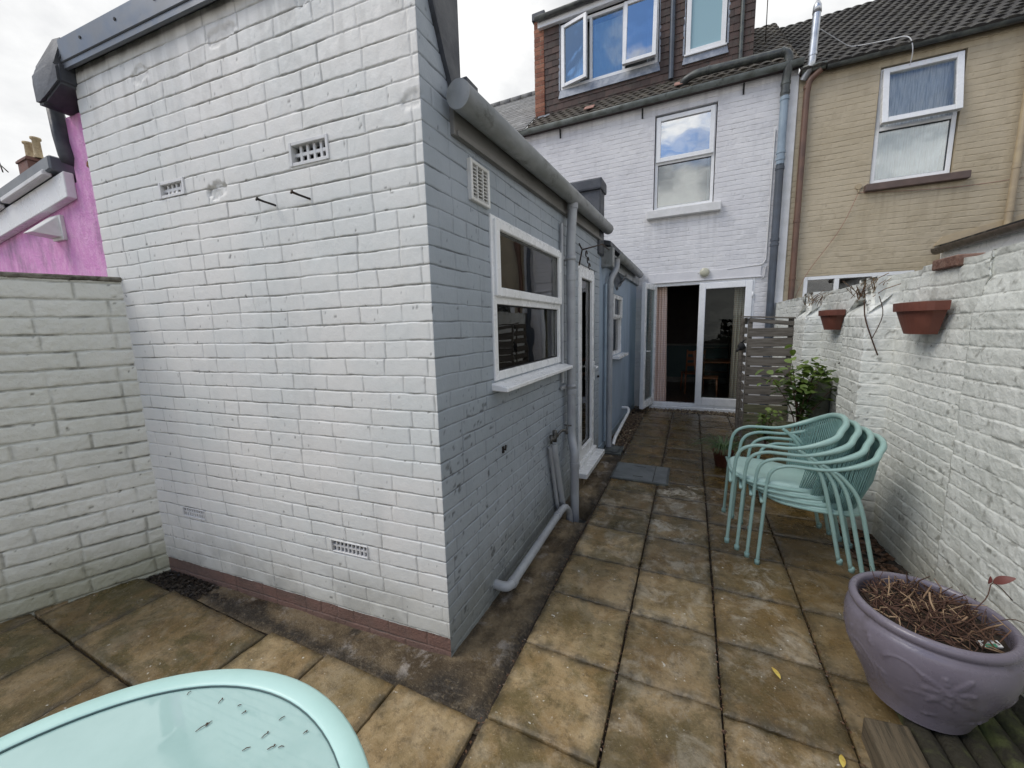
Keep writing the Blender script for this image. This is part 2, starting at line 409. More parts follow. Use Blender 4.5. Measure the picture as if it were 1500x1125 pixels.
def np_mesh(name, V, F, mi=None, smooth=True, attrs=None):
    me = bpy.data.meshes.new(name); n = len(V); f = len(F)
    me.vertices.add(n); me.vertices.foreach_set('co', np.asarray(V, np.float32).ravel())
    me.loops.add(f*4); me.loops.foreach_set('vertex_index', np.asarray(F, np.int32).ravel())
    me.polygons.add(f); me.polygons.foreach_set('loop_start', np.arange(f, dtype=np.int32)*4)
    me.polygons.foreach_set('loop_total', np.full(f, 4, np.int32))
    if mi is not None: me.polygons.foreach_set('material_index', np.asarray(mi, np.int32))
    me.polygons.foreach_set('use_smooth', np.full(f, smooth, bool))
    me.update(calc_edges=True); me.validate()
    if attrs:
        for k, a in attrs.items():
            at = me.attributes.new(k, 'FLOAT', 'POINT'); at.data.foreach_set('value', np.asarray(a, np.float32).ravel())
    return me

def brick_wall(name, path, z0, z1, du, dv, mats, parent=None, course=.0806, bl=.245, seed=1, depth=.006, jw=.006,
               holes=(), reveal=.09, rough=.0015, pillow=.0, wav=.004, thick=0, top=None, matfn=None, header=.25, gfill=.5,
               grim=1.0, cut=None, extra=None, offs=.0015, vprof=None, vj=.8):
    rs = np.random.RandomState(seed)
    P = [np.array(p, float) for p in path]; segs = []
    L = [0]
    for a, b in zip(P, P[1:]): L.append(L[-1]+np.linalg.norm(b-a))
    us = []
    dus = du if isinstance(du, (list, tuple)) else [du]*(len(P)-1)
    for i in range(len(P)-1):
        k = max(2, int(round((L[i+1]-L[i])/dus[i]))); us += list(np.linspace(L[i], L[i+1], k, endpoint=False))
    us.append(L[-1])
    # rows are dense next to every bed joint
    hw_ = jw*.5
    offs_ = [0, hw_*.45, hw_*.9, hw_*1.5, hw_*2.6]; inner = np.linspace(hw_*2.6+dv, course-hw_*2.6-dv, max(2, int((course-hw_*5.2)/dv)-1))
    one = sorted(set([round(x, 6) for x in offs_+list(inner)+[course-x for x in offs_[1:]]]))
    vs = []
    for c_ in range(int((z1-z0)/course)+1): vs += [z0+c_*course+x for x in one if z0+c_*course+x < z1-.0015]
    vs.append(z1)
    def snap(arr, vals, keep):
        arr = np.array(arr)
        for v in vals:
            if v <= arr[0] or v >= arr[-1]: continue
            i = int(np.argmin(abs(arr-v)))
            if any(abs(arr[i]-k) < 1e-9 for k in keep): arr = np.sort(np.append(arr, v))
            else: arr[i] = v
        return arr
    us = snap(us, [h[0] for h in holes]+[h[1] for h in holes], L)
    vs = snap(vs, [h[2] for h in holes]+[h[3] for h in holes], [z0, z1])
    nu, nv = len(us), len(vs)
    base = np.zeros((nu, 2)); nor = np.zeros((nu, 2))
    D = [(b-a)/np.linalg.norm(b-a) for a, b in zip(P, P[1:])]
    for i, u in enumerate(us):
        k = min(np.searchsorted(L, u, side='right')-1, len(D)-1); k = max(k, 0)
        base[i] = P[k]+D[k]*(u-L[k]); n = np.array([D[k][1], -D[k][0]])
        if abs(u-L[k]) < 1e-9 and k > 0:
            n2 = np.array([D[k-1][1], -D[k-1][0]]); s = n+n2; n = s/np.linalg.norm(s)/max(.5, np.sqrt((1+n.dot(n2))/2))
        nor[i] = n
    U, V0 = np.meshgrid(us, vs, indexing='ij')
    fade = sstep(np.minimum(V0-z0, z1-V0), 0, .06)
    for h_ in holes:
        dx = np.maximum(np.maximum(h_[0]-U, U-h_[1]), 0); dz = np.maximum(np.maximum(h_[2]-V0, V0-h_[3]), 0)
        fade = fade*sstep(np.hypot(dx, dz), 0, .07)
    V = V0 + fade*(wav*(fbm(U*1.1, V0*1.1, 3, seed)-.5)*2 + .0035*(fbm(U*9, V0*9, 3, seed+5)-.5)*2)
    # wavering courses and joints
    Vw = V0+1e-7
    Uw = U + .006*(fbm(U*8, V*10, 3, seed+9)-.5)*2
    ci = np.floor((Vw-z0)/course).astype(int); fv = (Vw-z0)-ci*course
    dh = np.minimum(fv, course-fv)
    dvj = np.full(U.shape, 9.0); bid = np.zeros(U.shape, int); bu = np.zeros(U.shape)
    for c in range(ci.min(), ci.max()+1):
        r = np.random.RandomState(seed*1000+c+50)
        x = -bl*(.5 if c % 2 else 0) - r.rand()*.02 - bl; J = [x]
        while x < L[-1]+bl:
            w = bl*(.5 if r.rand() < header else 1.0)*(1+.05*(r.rand()-.5)); x += w; J.append(x)
        J = np.array(J)
        # joints are pulled to sit at the path's outer corners
        m_ = ci == c
        uu = Uw[m_]; k = np.clip(np.searchsorted(J, uu)-1, 0, len(J)-2)
        dvj[m_] = np.minimum(uu-J[k], J[k+1]-uu); bid[m_] = c*977+k; bu[m_] = (uu-J[k])/(J[k+1]-J[k])-.5
    hsh = _T[(bid*131) % 512, (bid*57+seed) % 512]; hsh2 = _T[(bid*37+5) % 512, (bid*91+seed) % 512]
    fill = fbm(U*5, V*6, 3, seed+20); fill2 = fbm(U*4, V*4, 3, seed+30)
    wob = jw*.5*(.6+.8*fbm(U*30, V*30, 3, seed+2))
    jh = 1-sstep(dh, wob*.35, wob*1.25); jv = (1-sstep(dvj, wob*.3, wob*1.35))*(.45+.55*sstep(fill2+(hsh-.5)*.25, .38, .52))
    j = np.maximum(jh*(.5+.5*sstep(fill, .36, .52)), jv*vj)
    h = -depth*j
    h += pillow*(sstep(np.minimum(dh, dvj), 0, course*.4)-1)
    h += (hsh-.5)*2*offs + bu*(hsh2-.5)*offs*1.6 + (fv/course-.5)*offs*.8
    h += rough*(fbm(U*24, V*30, 4, seed+11)-.5)*2 + rough*.7*(fbm(U*75, V*75, 2, seed+12)-.5)*2
    pits = sstep(fbm(U*45, V*45, 2, seed+40), .86, .92)
    h -= pits*.003*(rough/.0015)
    grime = np.clip(grim*(j*(.42+.58*sstep(fbm(U*7, V*9, 4, seed+60), .38, .58))) + pits*.9, 0, 1)
    if extra is not None: h, grime = extra(U, V, h, grime)
    if vprof is not None: h = h+vprof(U, V)
    Z = V.copy()
    if top is not None:
        t = sstep(V, z1-.25, z1); Z = V+t*top(U)
    X = base[:, 0][:, None]+nor[:, 0][:, None]*h; Y = base[:, 1][:, None]+nor[:, 1][:, None]*h
    Vv = np.stack([X, Y, Z], -1).reshape(-1, 3)
    I = np.arange(nu*nv).reshape(nu, nv)
    F = np.stack([I[:-1, :-1], I[1:, :-1], I[1:, 1:], I[:-1, 1:]], -1)
    uc = (us[:-1]+us[1:])/2; vc = (vs[:-1]+vs[1:])/2; UC, VC = np.meshgrid(uc, vc, indexing='ij')
    keep = np.ones(UC.shape, bool)
    for h_ in holes: keep &= ~((UC > h_[0]) & (UC < h_[1]) & (VC > h_[2]) & (VC < h_[3]))
    if cut is not None: keep &= ~cut(UC, VC)
    Fk = F[keep]; mi = np.zeros(len(Fk), int)
    if matfn is not None: mi = matfn(UC[keep], VC[keep]).astype(int)
    tint = hsh.ravel(); gr = grime.ravel()
    XV = []; XF = []; XM = []
    def quad(pts, m_=0):
        b = len(Vv)+len(XV); XV.extend(pts); XF.append([b, b+1, b+2, b+3]); XM.append(m_)
    def at(u, n, z):
        k = int(min(max(np.searchsorted(L, u, side='right')-1, 0), len(D)-1))
        q = P[k]+D[k]*(u-L[k])+np.array([D[k][1], -D[k][0]])*n; return (q[0], q[1], z)
    for h_ in holes:
        if len(h_) > 4 and h_[4] == 0: continue
        rd = h_[4] if len(h_) > 4 else reveal
        a, b, c, d = h_[:4]; m_ = int(matfn(np.array([(a+b)/2]), np.array([(c+d)/2]))[0]) if matfn else 0
        f0 = -.001
        quad([at(a, f0, c), at(a, f0, d), at(a, -rd, d), at(a, -rd, c)], m_)
        quad([at(b, f0, c), at(b, -rd, c), at(b, -rd, d), at(b, f0, d)], m_)
        quad([at(a, f0, d), at(b, f0, d), at(b, -rd, d), at(a, -rd, d)], m_)
        quad([at(a, f0, c), at(a, -rd, c), at(b, -rd, c), at(b, f0, c)], m_)
    if thick:
        zt = Z[:, -1]
        for i in range(nu-1):
            a = Vv[I[i, -1]]; b = Vv[I[i+1, -1]]
            na = nor[i]*thick; nb = nor[i+1]*thick
            if thick and np.linalg.norm(nor[i]) > 0:
                A2 = (a[0]-na[0], a[1]-na[1], a[2]+.004*math.sin(i)); B2 = (b[0]-nb[0], b[1]-nb[1], b[2]+.004*math.sin(i+1))
                quad([tuple(a), tuple(b), B2, A2]); quad([A2, B2, (B2[0], B2[1], z0), (A2[0], A2[1], z0)])
        for i in (0, nu-1):
            a = Vv[I[i, 0]]; t = Vv[I[i, -1]]; na = nor[i]*thick
            quad([tuple(a), tuple(t), (t[0]-na[0], t[1]-na[1], t[2]), (a[0]-na[0], a[1]-na[1], a[2])])
    if XV:
        Vv = np.vstack([Vv, np.array(XV)]); Fk = np.vstack([Fk, np.array(XF)]); mi = np.concatenate([mi, XM])
        tint = np.concatenate([tint, np.full(len(XV), .3)]); gr = np.concatenate([gr, np.full(len(XV), .12)])
    me = np_mesh(name, Vv, Fk, mi, True, {'tint': tint, 'grime': gr})
    return link(name, me, mats, parent)

# ------------------------------------------------------------------ camera (fitted to the photograph's vanishing points)
def nrm(v): v = np.array(v, float); return v/np.linalg.norm(v)
FPX = 563.0; CX, CY = 750.0, 562.5; CH = 1.6
_Y = nrm((1013-CX, 473-CY, FPX)); _X = -nrm((-475-CX, 512-CY, FPX)); _X = nrm(_X-_Y*_X.dot(_Y)); _Z = np.cross(_X, _Y)
if _Z[1] > 0: _Z = -_Z
R_ = np.array([_X, _Y, _Z])
cam = bpy.data.cameras.new('camera'); co = bpy.data.objects.new('camera', cam); COL.objects.link(co)
mw = Matrix.Identity(4)
for i in range(3):
    mw[i][0] = R_[i][0]; mw[i][1] = -R_[i][1]; mw[i][2] = -R_[i][2]
mw[0][3], mw[1][3], mw[2][3] = 0, 0, CH
co.matrix_world = mw
cam.sensor_width = 36; cam.lens = FPX/1500*36; cam.clip_start = .02; cam.clip_end = 2000
S.camera = co

# ------------------------------------------------------------------ sky and sun
W = bpy.data.worlds.new('World'); S.world = W; W.use_nodes = True; nt = W.node_tree
bg = nt.nodes['Background']; bg.inputs['Strength'].default_value = .1
SUN_EL = math.radians(48); SUN_AZ = math.radians(232)     # azimuth clockwise from +Y: behind the camera, to the left
sky = nt.nodes.new('ShaderNodeTexSky'); sky.sky_type = 'NISHITA'; sky.sun_disc = False
sky.sun_elevation = SUN_EL; sky.sun_rotation = SUN_AZ; sky.air_density = 1.0; sky.dust_density = .6; sky.ozone_density = 2.5
tc = nt.nodes.new('ShaderNodeTexCoord'); mp = nt.nodes.new('ShaderNodeMapping'); mp.inputs['Scale'].default_value = (1, 1, 1.8)
nt.links.new(tc.outputs['Generated'], mp.inputs['Vector'])
n1 = noise(nt, 1.9, 8, .56, mp.outputs[0], .25)
n2 = noise(nt, 1.1, 6, .55, mp.outputs[0], .3)
ccol0 = mix(nt, ramp(nt, n1, .36, .62), (5.1, 5.2, 5.35), (7.9, 7.9, 7.85))
ccol1 = mix(nt, ramp(nt, noise(nt, 4.2, 8, .58, mp.outputs[0], .3), .36, .62), (3.6, 3.7, 3.9), (12.5, 12.1, 11.4))
sx = nt.nodes.new('ShaderNodeSeparateXYZ'); nt.links.new(tc.outputs['Generated'], sx.inputs[0])
# broken cloud behind the camera, closed cloud ahead
behind = ramp(nt, math_(nt, 'ADD', sx.outputs['Y'], math_(nt, 'MULTIPLY', n2, -.5)), -.85, -.35, 1, 0)
ccol = mix(nt, math_(nt, 'MULTIPLY', behind, .75), ccol0, ccol1)
gap = math_(nt, 'MULTIPLY', behind, ramp(nt, n1, .52, .62, 1, 0))
high = ramp(nt, math_(nt, 'ADD', sx.outputs['Z'], math_(nt, 'MULTIPLY', n1, .25)), .44, .50, 0, 1)
gap = math_(nt, 'MULTIPLY', gap, high)
skyb = mix(nt, 1.0, sky.outputs[0], (.60, .86, 1.12), 'MULTIPLY')
fin = mix(nt, gap, ccol, skyb)
nt.links.new(fin, bg.inputs['Color'])

sl = bpy.data.lights.new('sun', 'SUN'); so = bpy.data.objects.new('sun', sl); COL.objects.link(so)
sl.energy = 1.3; sl.angle = math.radians(30); sl.color = (1, .93, .83)
sd = Vector((math.sin(SUN_AZ)*math.cos(SUN_EL), math.cos(SUN_AZ)*math.cos(SUN_EL), math.sin(SUN_EL)))
so.rotation_euler = (-sd).to_track_quat('-Z', 'Y').to_euler()
S.view_settings.view_transform = 'Standard'; S.view_settings.look = 'None'; S.view_settings.exposure = .52; S.view_settings.gamma = 1

# ------------------------------------------------------------------ key points
CN = np.array([-1.015, 1.385]); GLp = np.array([-3.355, 1.204]); BF = np.array([-.974, 7.43])
dB = (BF-CN)/np.linalg.norm(BF-CN); dG = (CN-GLp)/np.linalg.norm(CN-GLp)
LG = np.linalg.norm(CN-GLp)
FG = Frame(GLp, dG)          # gable frame: u from the left end
FB = Frame(CN, dB)           # side wall: u from the near corner (u ~ y-1.385)
yb = lambda y: y-1.385
HY = 7.79
FH = Frame((0, HY), (1, 0))  # rear houses' facade: u = x
ZC = -.012                   # level of the concrete strip

# ================================================================== GROUND
gm = B(); box(gm, -60, 60, -30, 90, -.6, -.34); kind(obj('ground', gm, 'soil'), 'structure')
gm = B()
# bed of dirt under the slabs
box(gm, -4.2, 1.12, -1.6, 1.17, -.3, -.02); box(gm, -.73, 1.12, 1.17, 7.45, -.3, -.02)
kind(obj('slab_bedding', gm, 'soil'), 'structure')

# concrete margin along the extension (with an open gully pit)
def concrete():
    xs = np.linspace(-3.6, -.70, 150); ys = np.linspace(1.12, 5.0, 220)
    X, Y = np.meshgrid(xs, ys, indexing='ij')
    Z = ZC + .012*(fbm(X*5, Y*5, 5, 7)-.5)*2 + .004*(fbm(X*30, Y*30, 3, 8)-.5)
    # a wandering crack and a worn gutter channel along the slabs
    cr = np.abs(X-(-.84+.05*(fbm(X*0+1, Y*3, 4, 5)-.5)*2)); Z -= .012*(1-sstep(cr, .002, .02))*(Y > 1.4)
    Z -= .02*(1-sstep(np.abs(X+.725), .0, .03))*(Y > 1.25)
    Z -= .05*sstep(-X, 2.72, 2.85)*(1-sstep(Y, 1.6, 1.7))
    pit = sstep(Y, 2.93, 2.98)*(1-sstep(Y, 3.30, 3.36))*sstep(X, -.995, -.97)*(1-sstep(X, -.77, -.745))
    Z -= .26*pit
    I = np.arange(X.size).reshape(X.shape)
    F = np.stack([I[:-1, :-1], I[1:, :-1], I[1:, 1:], I[:-1, 1:]], -1)
    XC = (X[:-1, :-1]+X[1:, 1:])/2; YC = (Y[:-1, :-1]+Y[1:, 1:])/2
    keep = ~((YC > 1.45) & (XC < -1.08))
    e1 = (1-sstep(np.abs(X+.735)+.07*(fbm(X*7, Y*7, 4, 61)-.5), .0, .11))*(Y > 1.2); e2 = (1-sstep(np.abs(Y-1.18)+.06*(fbm(X*7, Y*7, 4, 62)-.5), .0, .07))*(X < -.7)
    e3 = (1-sstep(np.abs(X+1.0)+.05*(fbm(X*9, Y*9, 4, 63)-.5), .0, .05))*(Y > 1.4)*.8; e4 = 1-sstep(np.hypot(X+.95, (Y-1.24)*1.3)+.10*(fbm(X*10, Y*10, 4, 64)-.5), .06, .20)
    me = np_mesh('concrete_margin', np.stack([X, Y, Z], -1).reshape(-1, 3), F[keep].reshape(-1, 4), None, True, {'dirt': np.clip(np.maximum(np.maximum(e1, e2), np.maximum(e3, e4)), 0, 1)})
    return kind(link('concrete_margin', me, 'concrete'))
concrete()

# paving slabs: one surface, each slab its own tilt, tone, moss and damp
def paving():
    rs = np.random.RandomState(21)
    V = []; F = []; A = {k: [] for k in ('tint', 'wet', 'edge', 'moss', 'pale', 'mid')}
    def slab(x0, x1, y0, y1, tint, wet, moss, pale):
        n = 22; g = .0055
        x0 += g*(.6+rs.rand()*.8); x1 -= g*(.6+rs.rand()*.8); y0 += g*(.6+rs.rand()*.8); y1 -= g*(.6+rs.rand()*.8)
        a = np.concatenate([[0, 0, .006, .02], np.linspace(.05, .95, n), [.98, .994, 1, 1]])
        X, Y = np.meshgrid(x0+(x1-x0)*a, y0+(y1-y0)*a, indexing='ij')
        ex = np.minimum(X-x0, x1-X); ey = np.minimum(Y-y0, y1-Y); e = np.minimum(ex, ey)
        Z = .010+(rs.rand()-.5)*.006+(X-x0)*(rs.rand()-.5)*.012+(Y-y0)*(rs.rand()-.5)*.012
        Z = Z+.0025*(fbm(X*9, Y*9, 3, 3)-.5) - .006*(1-sstep(e, 0, .012)) - .004*(fbm(X*25, Y*25, 3, 31) > .6)*(e < .02)
        X = X+.004*(fbm(Y*12, X*3, 3, 4)-.5)*(ex < .03); Y = Y+.004*(fbm(X*12, Y*3, 3, 6)-.5)*(ey < .03)
        for s in (0, -1): Z[s, :] = -.03; Z[:, s] = -.03
        b = sum(len(v) for v in V); I = np.arange(X.size).reshape(X.shape)+b
        V.append(np.stack([X, Y, Z], -1).reshape(-1, 3))
        F.append(np.stack([I[:-1, :-1], I[1:, :-1], I[1:, 1:], I[:-1, 1:]], -1).reshape(-1, 4))
        N = X.size
        A['tint'].append(np.full(N, tint)); A['wet'].append(np.full(N, wet)); A['moss'].append(np.full(N, moss)); A['pale'].append(np.full(N, pale))
        A['mid'].append(sstep(e+.05*(fbm(X*9+7, Y*9, 4, 51)-.5), .015, .13).ravel()*(.35+.65*rs.rand()))
        A['edge'].append((1-sstep(e, .004, .05)).ravel()*.9)
    xs = [-.715, -.252, .176, .618, 1.07]
    ys = [-.85, -.42, .02, .43, .80, 1.19, 1.61, 2.03, 2.455, 2.90, 3.30, 3.66, 4.02, 4.40, 4.80, 5.20, 5.62, 6.04, 6.46, 6.88, 7.38]
    for i in range(4):
        for k in range(len(ys)-1):
            y = (ys[k]+ys[k+1])/2
            jit = 0 if i < 2 else -.012*i
            if i >= 2 and ys[k] < 1.0: off = .10
            else: off = jit
            wet = .20+.80*sstep(y, 2.4, 4.4)+[0, .05, .30, .45][i]*(1 if y > .9 else .5)
            pale = [.25, .45, .35, .1][i]*(1 if y < 2.6 else 1.7 if y < 3.9 else .15)
            moss = [.75, .65, .55, .25][i]*(1 if y < 4 else .8)
            # the grey cover takes two half slabs by the wall
            if i == 0 and 3.9 < y < 4.45: continue
            y0_, y1_ = ys[k]+off, ys[k+1]+off
            slab(xs[i], xs[i+1], y0_, y1_, rs.rand(), float(min(1, wet*(.8+.4*rs.rand()))), moss*(.5+rs.rand()*.7), pale*(.5+rs.rand()))
    # terrace by the table
    xl = [-3.86, -3.40, -2.93, -2.01, -1.60, -1.165, -.735]
    for k, (a, b) in enumerate(zip(xl, xl[1:])):
        near = sstep(np.array(a), -3.3, -1.2)
        yt = 1.09+ (a+3.4)*.036
        rows = [yt, .655, .22, -.23, -.66, -1.1]
        for r, (y1_, y0_) in enumerate(zip(rows, rows[1:])):
            if b-a > .6 and r > 0:
                slab(a, (a+b)/2, y0_, y1_, rs.rand(), .5, .7, .1); slab((a+b)/2, b, y0_, y1_, rs.rand(), .5, .7, .1); continue
            slab(a, b, y0_, y1_, .45+.4*rs.rand(), float(.55-.50*near+.15*rs.rand()), .9-.55*float(near), .15)
    me = np_mesh('patio_paving', np.vstack(V), np.vstack(F), None, True, {k: np.concatenate(v) for k, v in A.items()})
    return kind(link('patio_paving', me, 'slab'))
paving()

# loose soil with leaf litter: heaps of small faces
def scatter_chips(name, n, area, z, size, mat, flat=.4, seed=1, parent=None, zfn=None):
    rs = np.random.RandomState(seed); V = []; F = []; T = []
    for i in range(n):
        x, y = area(rs); s = size*(.4+rs.rand()); a = rs.rand()*6.28; h = s*flat*(.3+rs.rand())
        zz = (zfn(x, y) if zfn else z)+rs.rand()*size*.4
        ca, sa = math.cos(a), math.sin(a); w = .45+.4*rs.rand(); b = len(V)
        til = (rs.rand()-.5)*1.0
        for px, py, pz in ((-1, 0, 0), (0, -w, h/s), (1, 0, til*.6), (0, w, h/s*.5)):
            V.append((x+(px*ca-py*sa)*s, y+(px*sa+py*ca)*s, zz+pz*s))
        F.append((b, b+1, b+2, b+3)); T += [rs.rand()]*4
    me = np_mesh(name, np.array(V), np.array(F), None, False, {'tint': np.array(T)})
    return link(name, me, mat, parent)

def soil_patch(name, x0, x1, y0, y1, z, amp=.02, nx=40, ny=160, seed=2, mat='soil', zf=None):
    xs = np.linspace(x0, x1, nx); ys = np.linspace(y0, y1, ny); X, Y = np.meshgrid(xs, ys, indexing='ij')
    Z = z+amp*(fbm(X*18, Y*18, 4, seed)-.5)*2
    if zf is not None: Z = Z+zf(X, Y)
    I = np.arange(X.size).reshape(X.shape); F = np.stack([I[:-1, :-1], I[1:, :-1], I[1:, 1:], I[:-1, 1:]], -1).reshape(-1, 4)
    return link(name, np_mesh(name, np.stack([X, Y, Z], -1).reshape(-1, 3), F), mat)
kind(soil_patch('soil_bed', 1.055, 1.32, 1.75, 7.6, -.005, .02), 'structure')
kind(soil_patch('soil_corner', -3.5, -2.62, 1.06, 1.26, -.014, .015, 70, 30), 'structure')
kind(soil_patch('soil_margin', -1.0, -.70, 4.9, 7.5, -.012, .02, 30, 150), 'structure')
kind(scatter_chips('leaf_litter', 2600, lambda r: (1.03+.24*r.rand()**.8, 2.0+5.5*r.rand()), .0, .022, 'litter', seed=4), 'stuff', 'brown dead leaves lying in the soil bed along the right wall', 'leaf litter')
kind(scatter_chips('leaf_debris', 900, lambda r: (-3.42+.72*r.rand(), 1.08+.16*r.rand()), -.006, .011, 'dark_debris', seed=5), 'stuff', 'dark leaf debris in the corner below the white gable', 'leaf litter')

def pebbles(name, n, area, z, size, mat, seed):
    rs = np.random.RandomState(seed); bm = B(); lay = bm.verts.layers.float.new('tint')
    for i in range(n):
        x, y = area(rs); s = size*(.5+rs.rand())
        r = bmesh.ops.create_icosphere(bm, subdivisions=1, radius=s)
        t = rs.rand()
        M_ = Matrix.Translation((x, y, z+rs.rand()*size)) @ Matrix.Rotation(rs.rand()*6, 4, 'Z') @ Matrix.Diagonal((1, .6+.3*rs.rand(), .5, 1))
        for v in r['verts']: v.co = M_ @ (v.co*(1+.25*(rs.rand()-.5))); v[lay] = t
    return obj(name, bm, mat)
MT['gravel'] = tile_mat('tan gravel', (.10, .07, .04), (.36, .28, .18), (.16, .12, .08))
kind(soil_patch('gravel_base', -.80, 1.1, 7.38, 7.80, -.01, .008, 60, 20), 'structure')
kind(pebbles('gravel', 900, lambda r: (-.95+2.0*r.rand(), 7.39+.39*r.rand()), -.004, .014, 'gravel', 3), 'stuff', 'strip of tan gravel under the patio doors', 'gravel')
kind(pebbles('gravel', 700, lambda r: (-.98+.27*r.rand(), 4.95+2.5*r.rand()), -.008, .015, 'gravel', 9), 'stuff', 'dark gravel and leaves along the foot of the blue lean-to', 'gravel')
kind(scatter_chips('leaf_litter', 500, lambda r: (-.98+.28*r.rand(), 4.95+2.6*r.rand()), .005, .02, 'litter', seed=14), 'stuff', 'dead leaves on the gravel by the blue lean-to', 'leaf litter')

# ================================================================== HELPERS FOR JOINERY
def frame_ring(bm, F, u0, u1, z0, z1, w, n0, n1, bev=.004, wb=None, wt=None):
    wb = wb or w; wt = wt or w
    F.box(bm, u0, u0+w, n0, n1, z0, z1, bev); F.box(bm, u1-w, u1, n0, n1, z0, z1, bev)
    F.box(bm, u0+w, u1-w, n0, n1-.001, z0, z0+wb, bev); F.box(bm, u0+w, u1-w, n0, n1-.001, z1-wt, z1, bev)

def pane(F, u0, u1, z0, z1, n, mat, parent, th=.006, name='pane'):
    bm = B(); F.box(bm, u0, u1, n-th, n, z0, z1); return obj(name, bm, mat, parent)

def gasket(F, u0, u1, z0, z1, n, parent):
    bm = B(); frame_ring(bm, F, u0, u1, z0, z1, .007, n-.003, n+.004, 0); return obj('gasket', bm, 'dark', parent)

# ================================================================== EXTENSION WITH THE WHITE GABLE
ext = thing('house_extension', 'single storey extension with white painted brick gable and blue grey side wall', 'extension', (CN[0], CN[1], 0))
Lb = 4.62-1.385
WIN = (LG+yb(1.93), LG+yb(3.12), 1.30, 2.21)
DOOR = (LG+yb(3.70), LG+yb(4.40), .14, 2.20)
def ug(x): return (x-GLp[0])/dG[0]
AB = [(ug(-2.72), ug(-2.505), 2.36, 2.445), (ug(-1.735), ug(-1.50), 2.37, 2.475), (ug(-2.965), ug(-2.745), .44, .505), (ug(-1.72), ug(-1.475), .43, .50)]
VENT = (LG+yb(1.735), LG+yb(1.905), 2.235, 2.405)
def ext_extra(U, V, h, g):
    g = np.maximum(g, .30*(U < LG)*sstep(V, 2.5, 3.15)*sstep(fbm(U*16, V*1.1, 4, 15), .48, .66))
    g = np.maximum(g, .30*(1-sstep(V, .1, .55))*sstep(fbm(U*7, V*7, 4, 16), .42, .66))
    # spalled patches on the gable
    for (u, z, ru, rz, d) in ((ug(-2.26), 2.345, .07, .04, .012), (ug(-2.1), 3.02, .12, .04, .008), (ug(-1.55), 3.05, .10, .06, .008), (ug(-1.06), 2.52, .06, .035, .006), (ug(-2.75), 3.0, .08, .05, .006)):
        r = np.sqrt(((U-u)/ru)**2+((V-z)/rz)**2)+(fbm(U*30, V*30, 3, 77)-.5)*.9
        k = 1-sstep(r, .75, 1.0); h = h-k*d*(.6+.8*fbm(U*60, V*60, 3, 5)); g = np.maximum(g, k*.18)
    # plinth brick sits a little back and is bare
    on = (U < LG-.0) & (V < .098); h = np.where(on, h-.004, h)
    # dirt at the top under the trim
    g = np.maximum(g, .8*sstep(V, 3.08, 3.16)*sstep(fbm(U*8, V*8, 4, 3), .35, .6)*(U < LG))
    # shadowless grime line near the ground on the blue wall, chips in the paint
    ch = sstep(fbm(U*30, V*34, 3, 91), .74, .78)*(U > LG)*(V < 1.2); g = np.maximum(g, ch); h = h-ch*.002
    return h, g
wall = brick_wall('wall', [GLp, CN, CN+dB*Lb], -.06+.0000, 3.18, [.0045, .0065], .009, ['white_brick', 'blue_brick', 'red_brick'], ext,
    course=.0806, bl=.232, seed=11, depth=.0048, jw=.0080, rough=.0008, pillow=.0004, wav=.006, header=.22, offs=.0009, grim=.9, vj=.66,
    holes=[WIN+(.06,), DOOR+(.10,)]+[a+(.05,) for a in AB]+[VENT+(.03,)],
    matfn=lambda u, v: np.where(u > LG, 1, np.where(v < .0945, 2, 0)),
    cut=lambda u, v: (u > LG+yb(1.62)) & (v > 2.605), extra=ext_extra)

# roof deck and parapets
bm = B()
p = [FG.p(.1, -.1, 2.6), FG.p(LG-.01, -.12, 2.6), FB.p(Lb, -.01, 2.6), FG.p(.1, -Lb, 2.6)]
hexa(bm, p+[q+Vector((0, 0, .09)) for q in p])
obj('roof', bm, 'felt', ext)
bm = B()   # inner side and far parapet wrapped in felt
FG.box(bm, .02, LG-.02, -.24, -.02, 2.60, 3.17)
obj('parapet_back', bm, 'felt', ext)
bm = B(); FB.box(bm, Lb-.12, Lb+.10, -2.2, .03, 2.40, 3.16, .012); FB.box(bm, Lb-.15, Lb+.13, -2.25, .05, 3.08, 3.20, .02, seg=2)
obj('far_parapet', bm, 'felt', ext)
# side felt flashing of the near parapet
bm = B()
poly = [(1.600, 2.64), (1.545, 2.74), (1.475, 2.90), (1.44, 3.02), (1.42, 3.12), (1.40, 3.30), (1.665, 3.30), (1.655, 2.66)]
lo = [bm.verts.new(FB.p(yb(y), -.03, z)) for y, z in poly]; hi = [bm.verts.new(FB.p(yb(y), .022+.004*math.sin(i*3), z)) for i, (y, z) in enumerate(poly)]
bm.faces.new(hi); bm.faces.new(lo[::-1])
for i in range(len(poly)):
    k = (i+1) % len(poly); bm.faces.new((lo[i], lo[k], hi[k], hi[i]))
obj('side_flashing', bm, 'felt', ext)
# grey edge trim along the gable top
bm = B(); FG.box(bm, .02, LG+.05, -.03, .055, 3.165, 3.285, .004)
FG.box(bm, .02, LG+.05, .03, .048, 3.135, 3.165)
tr = obj('edge_trim', bm, 'trim_grey', ext); tr['_w'] = 1
for i in range(7):
    u = .25+i*.33; bm = B()
    q = FG.p(u, .055, 3.235); tube(bm, [q, q+FG.n*.004], .008, 8); obj('screw', bm, 'dark', tr)
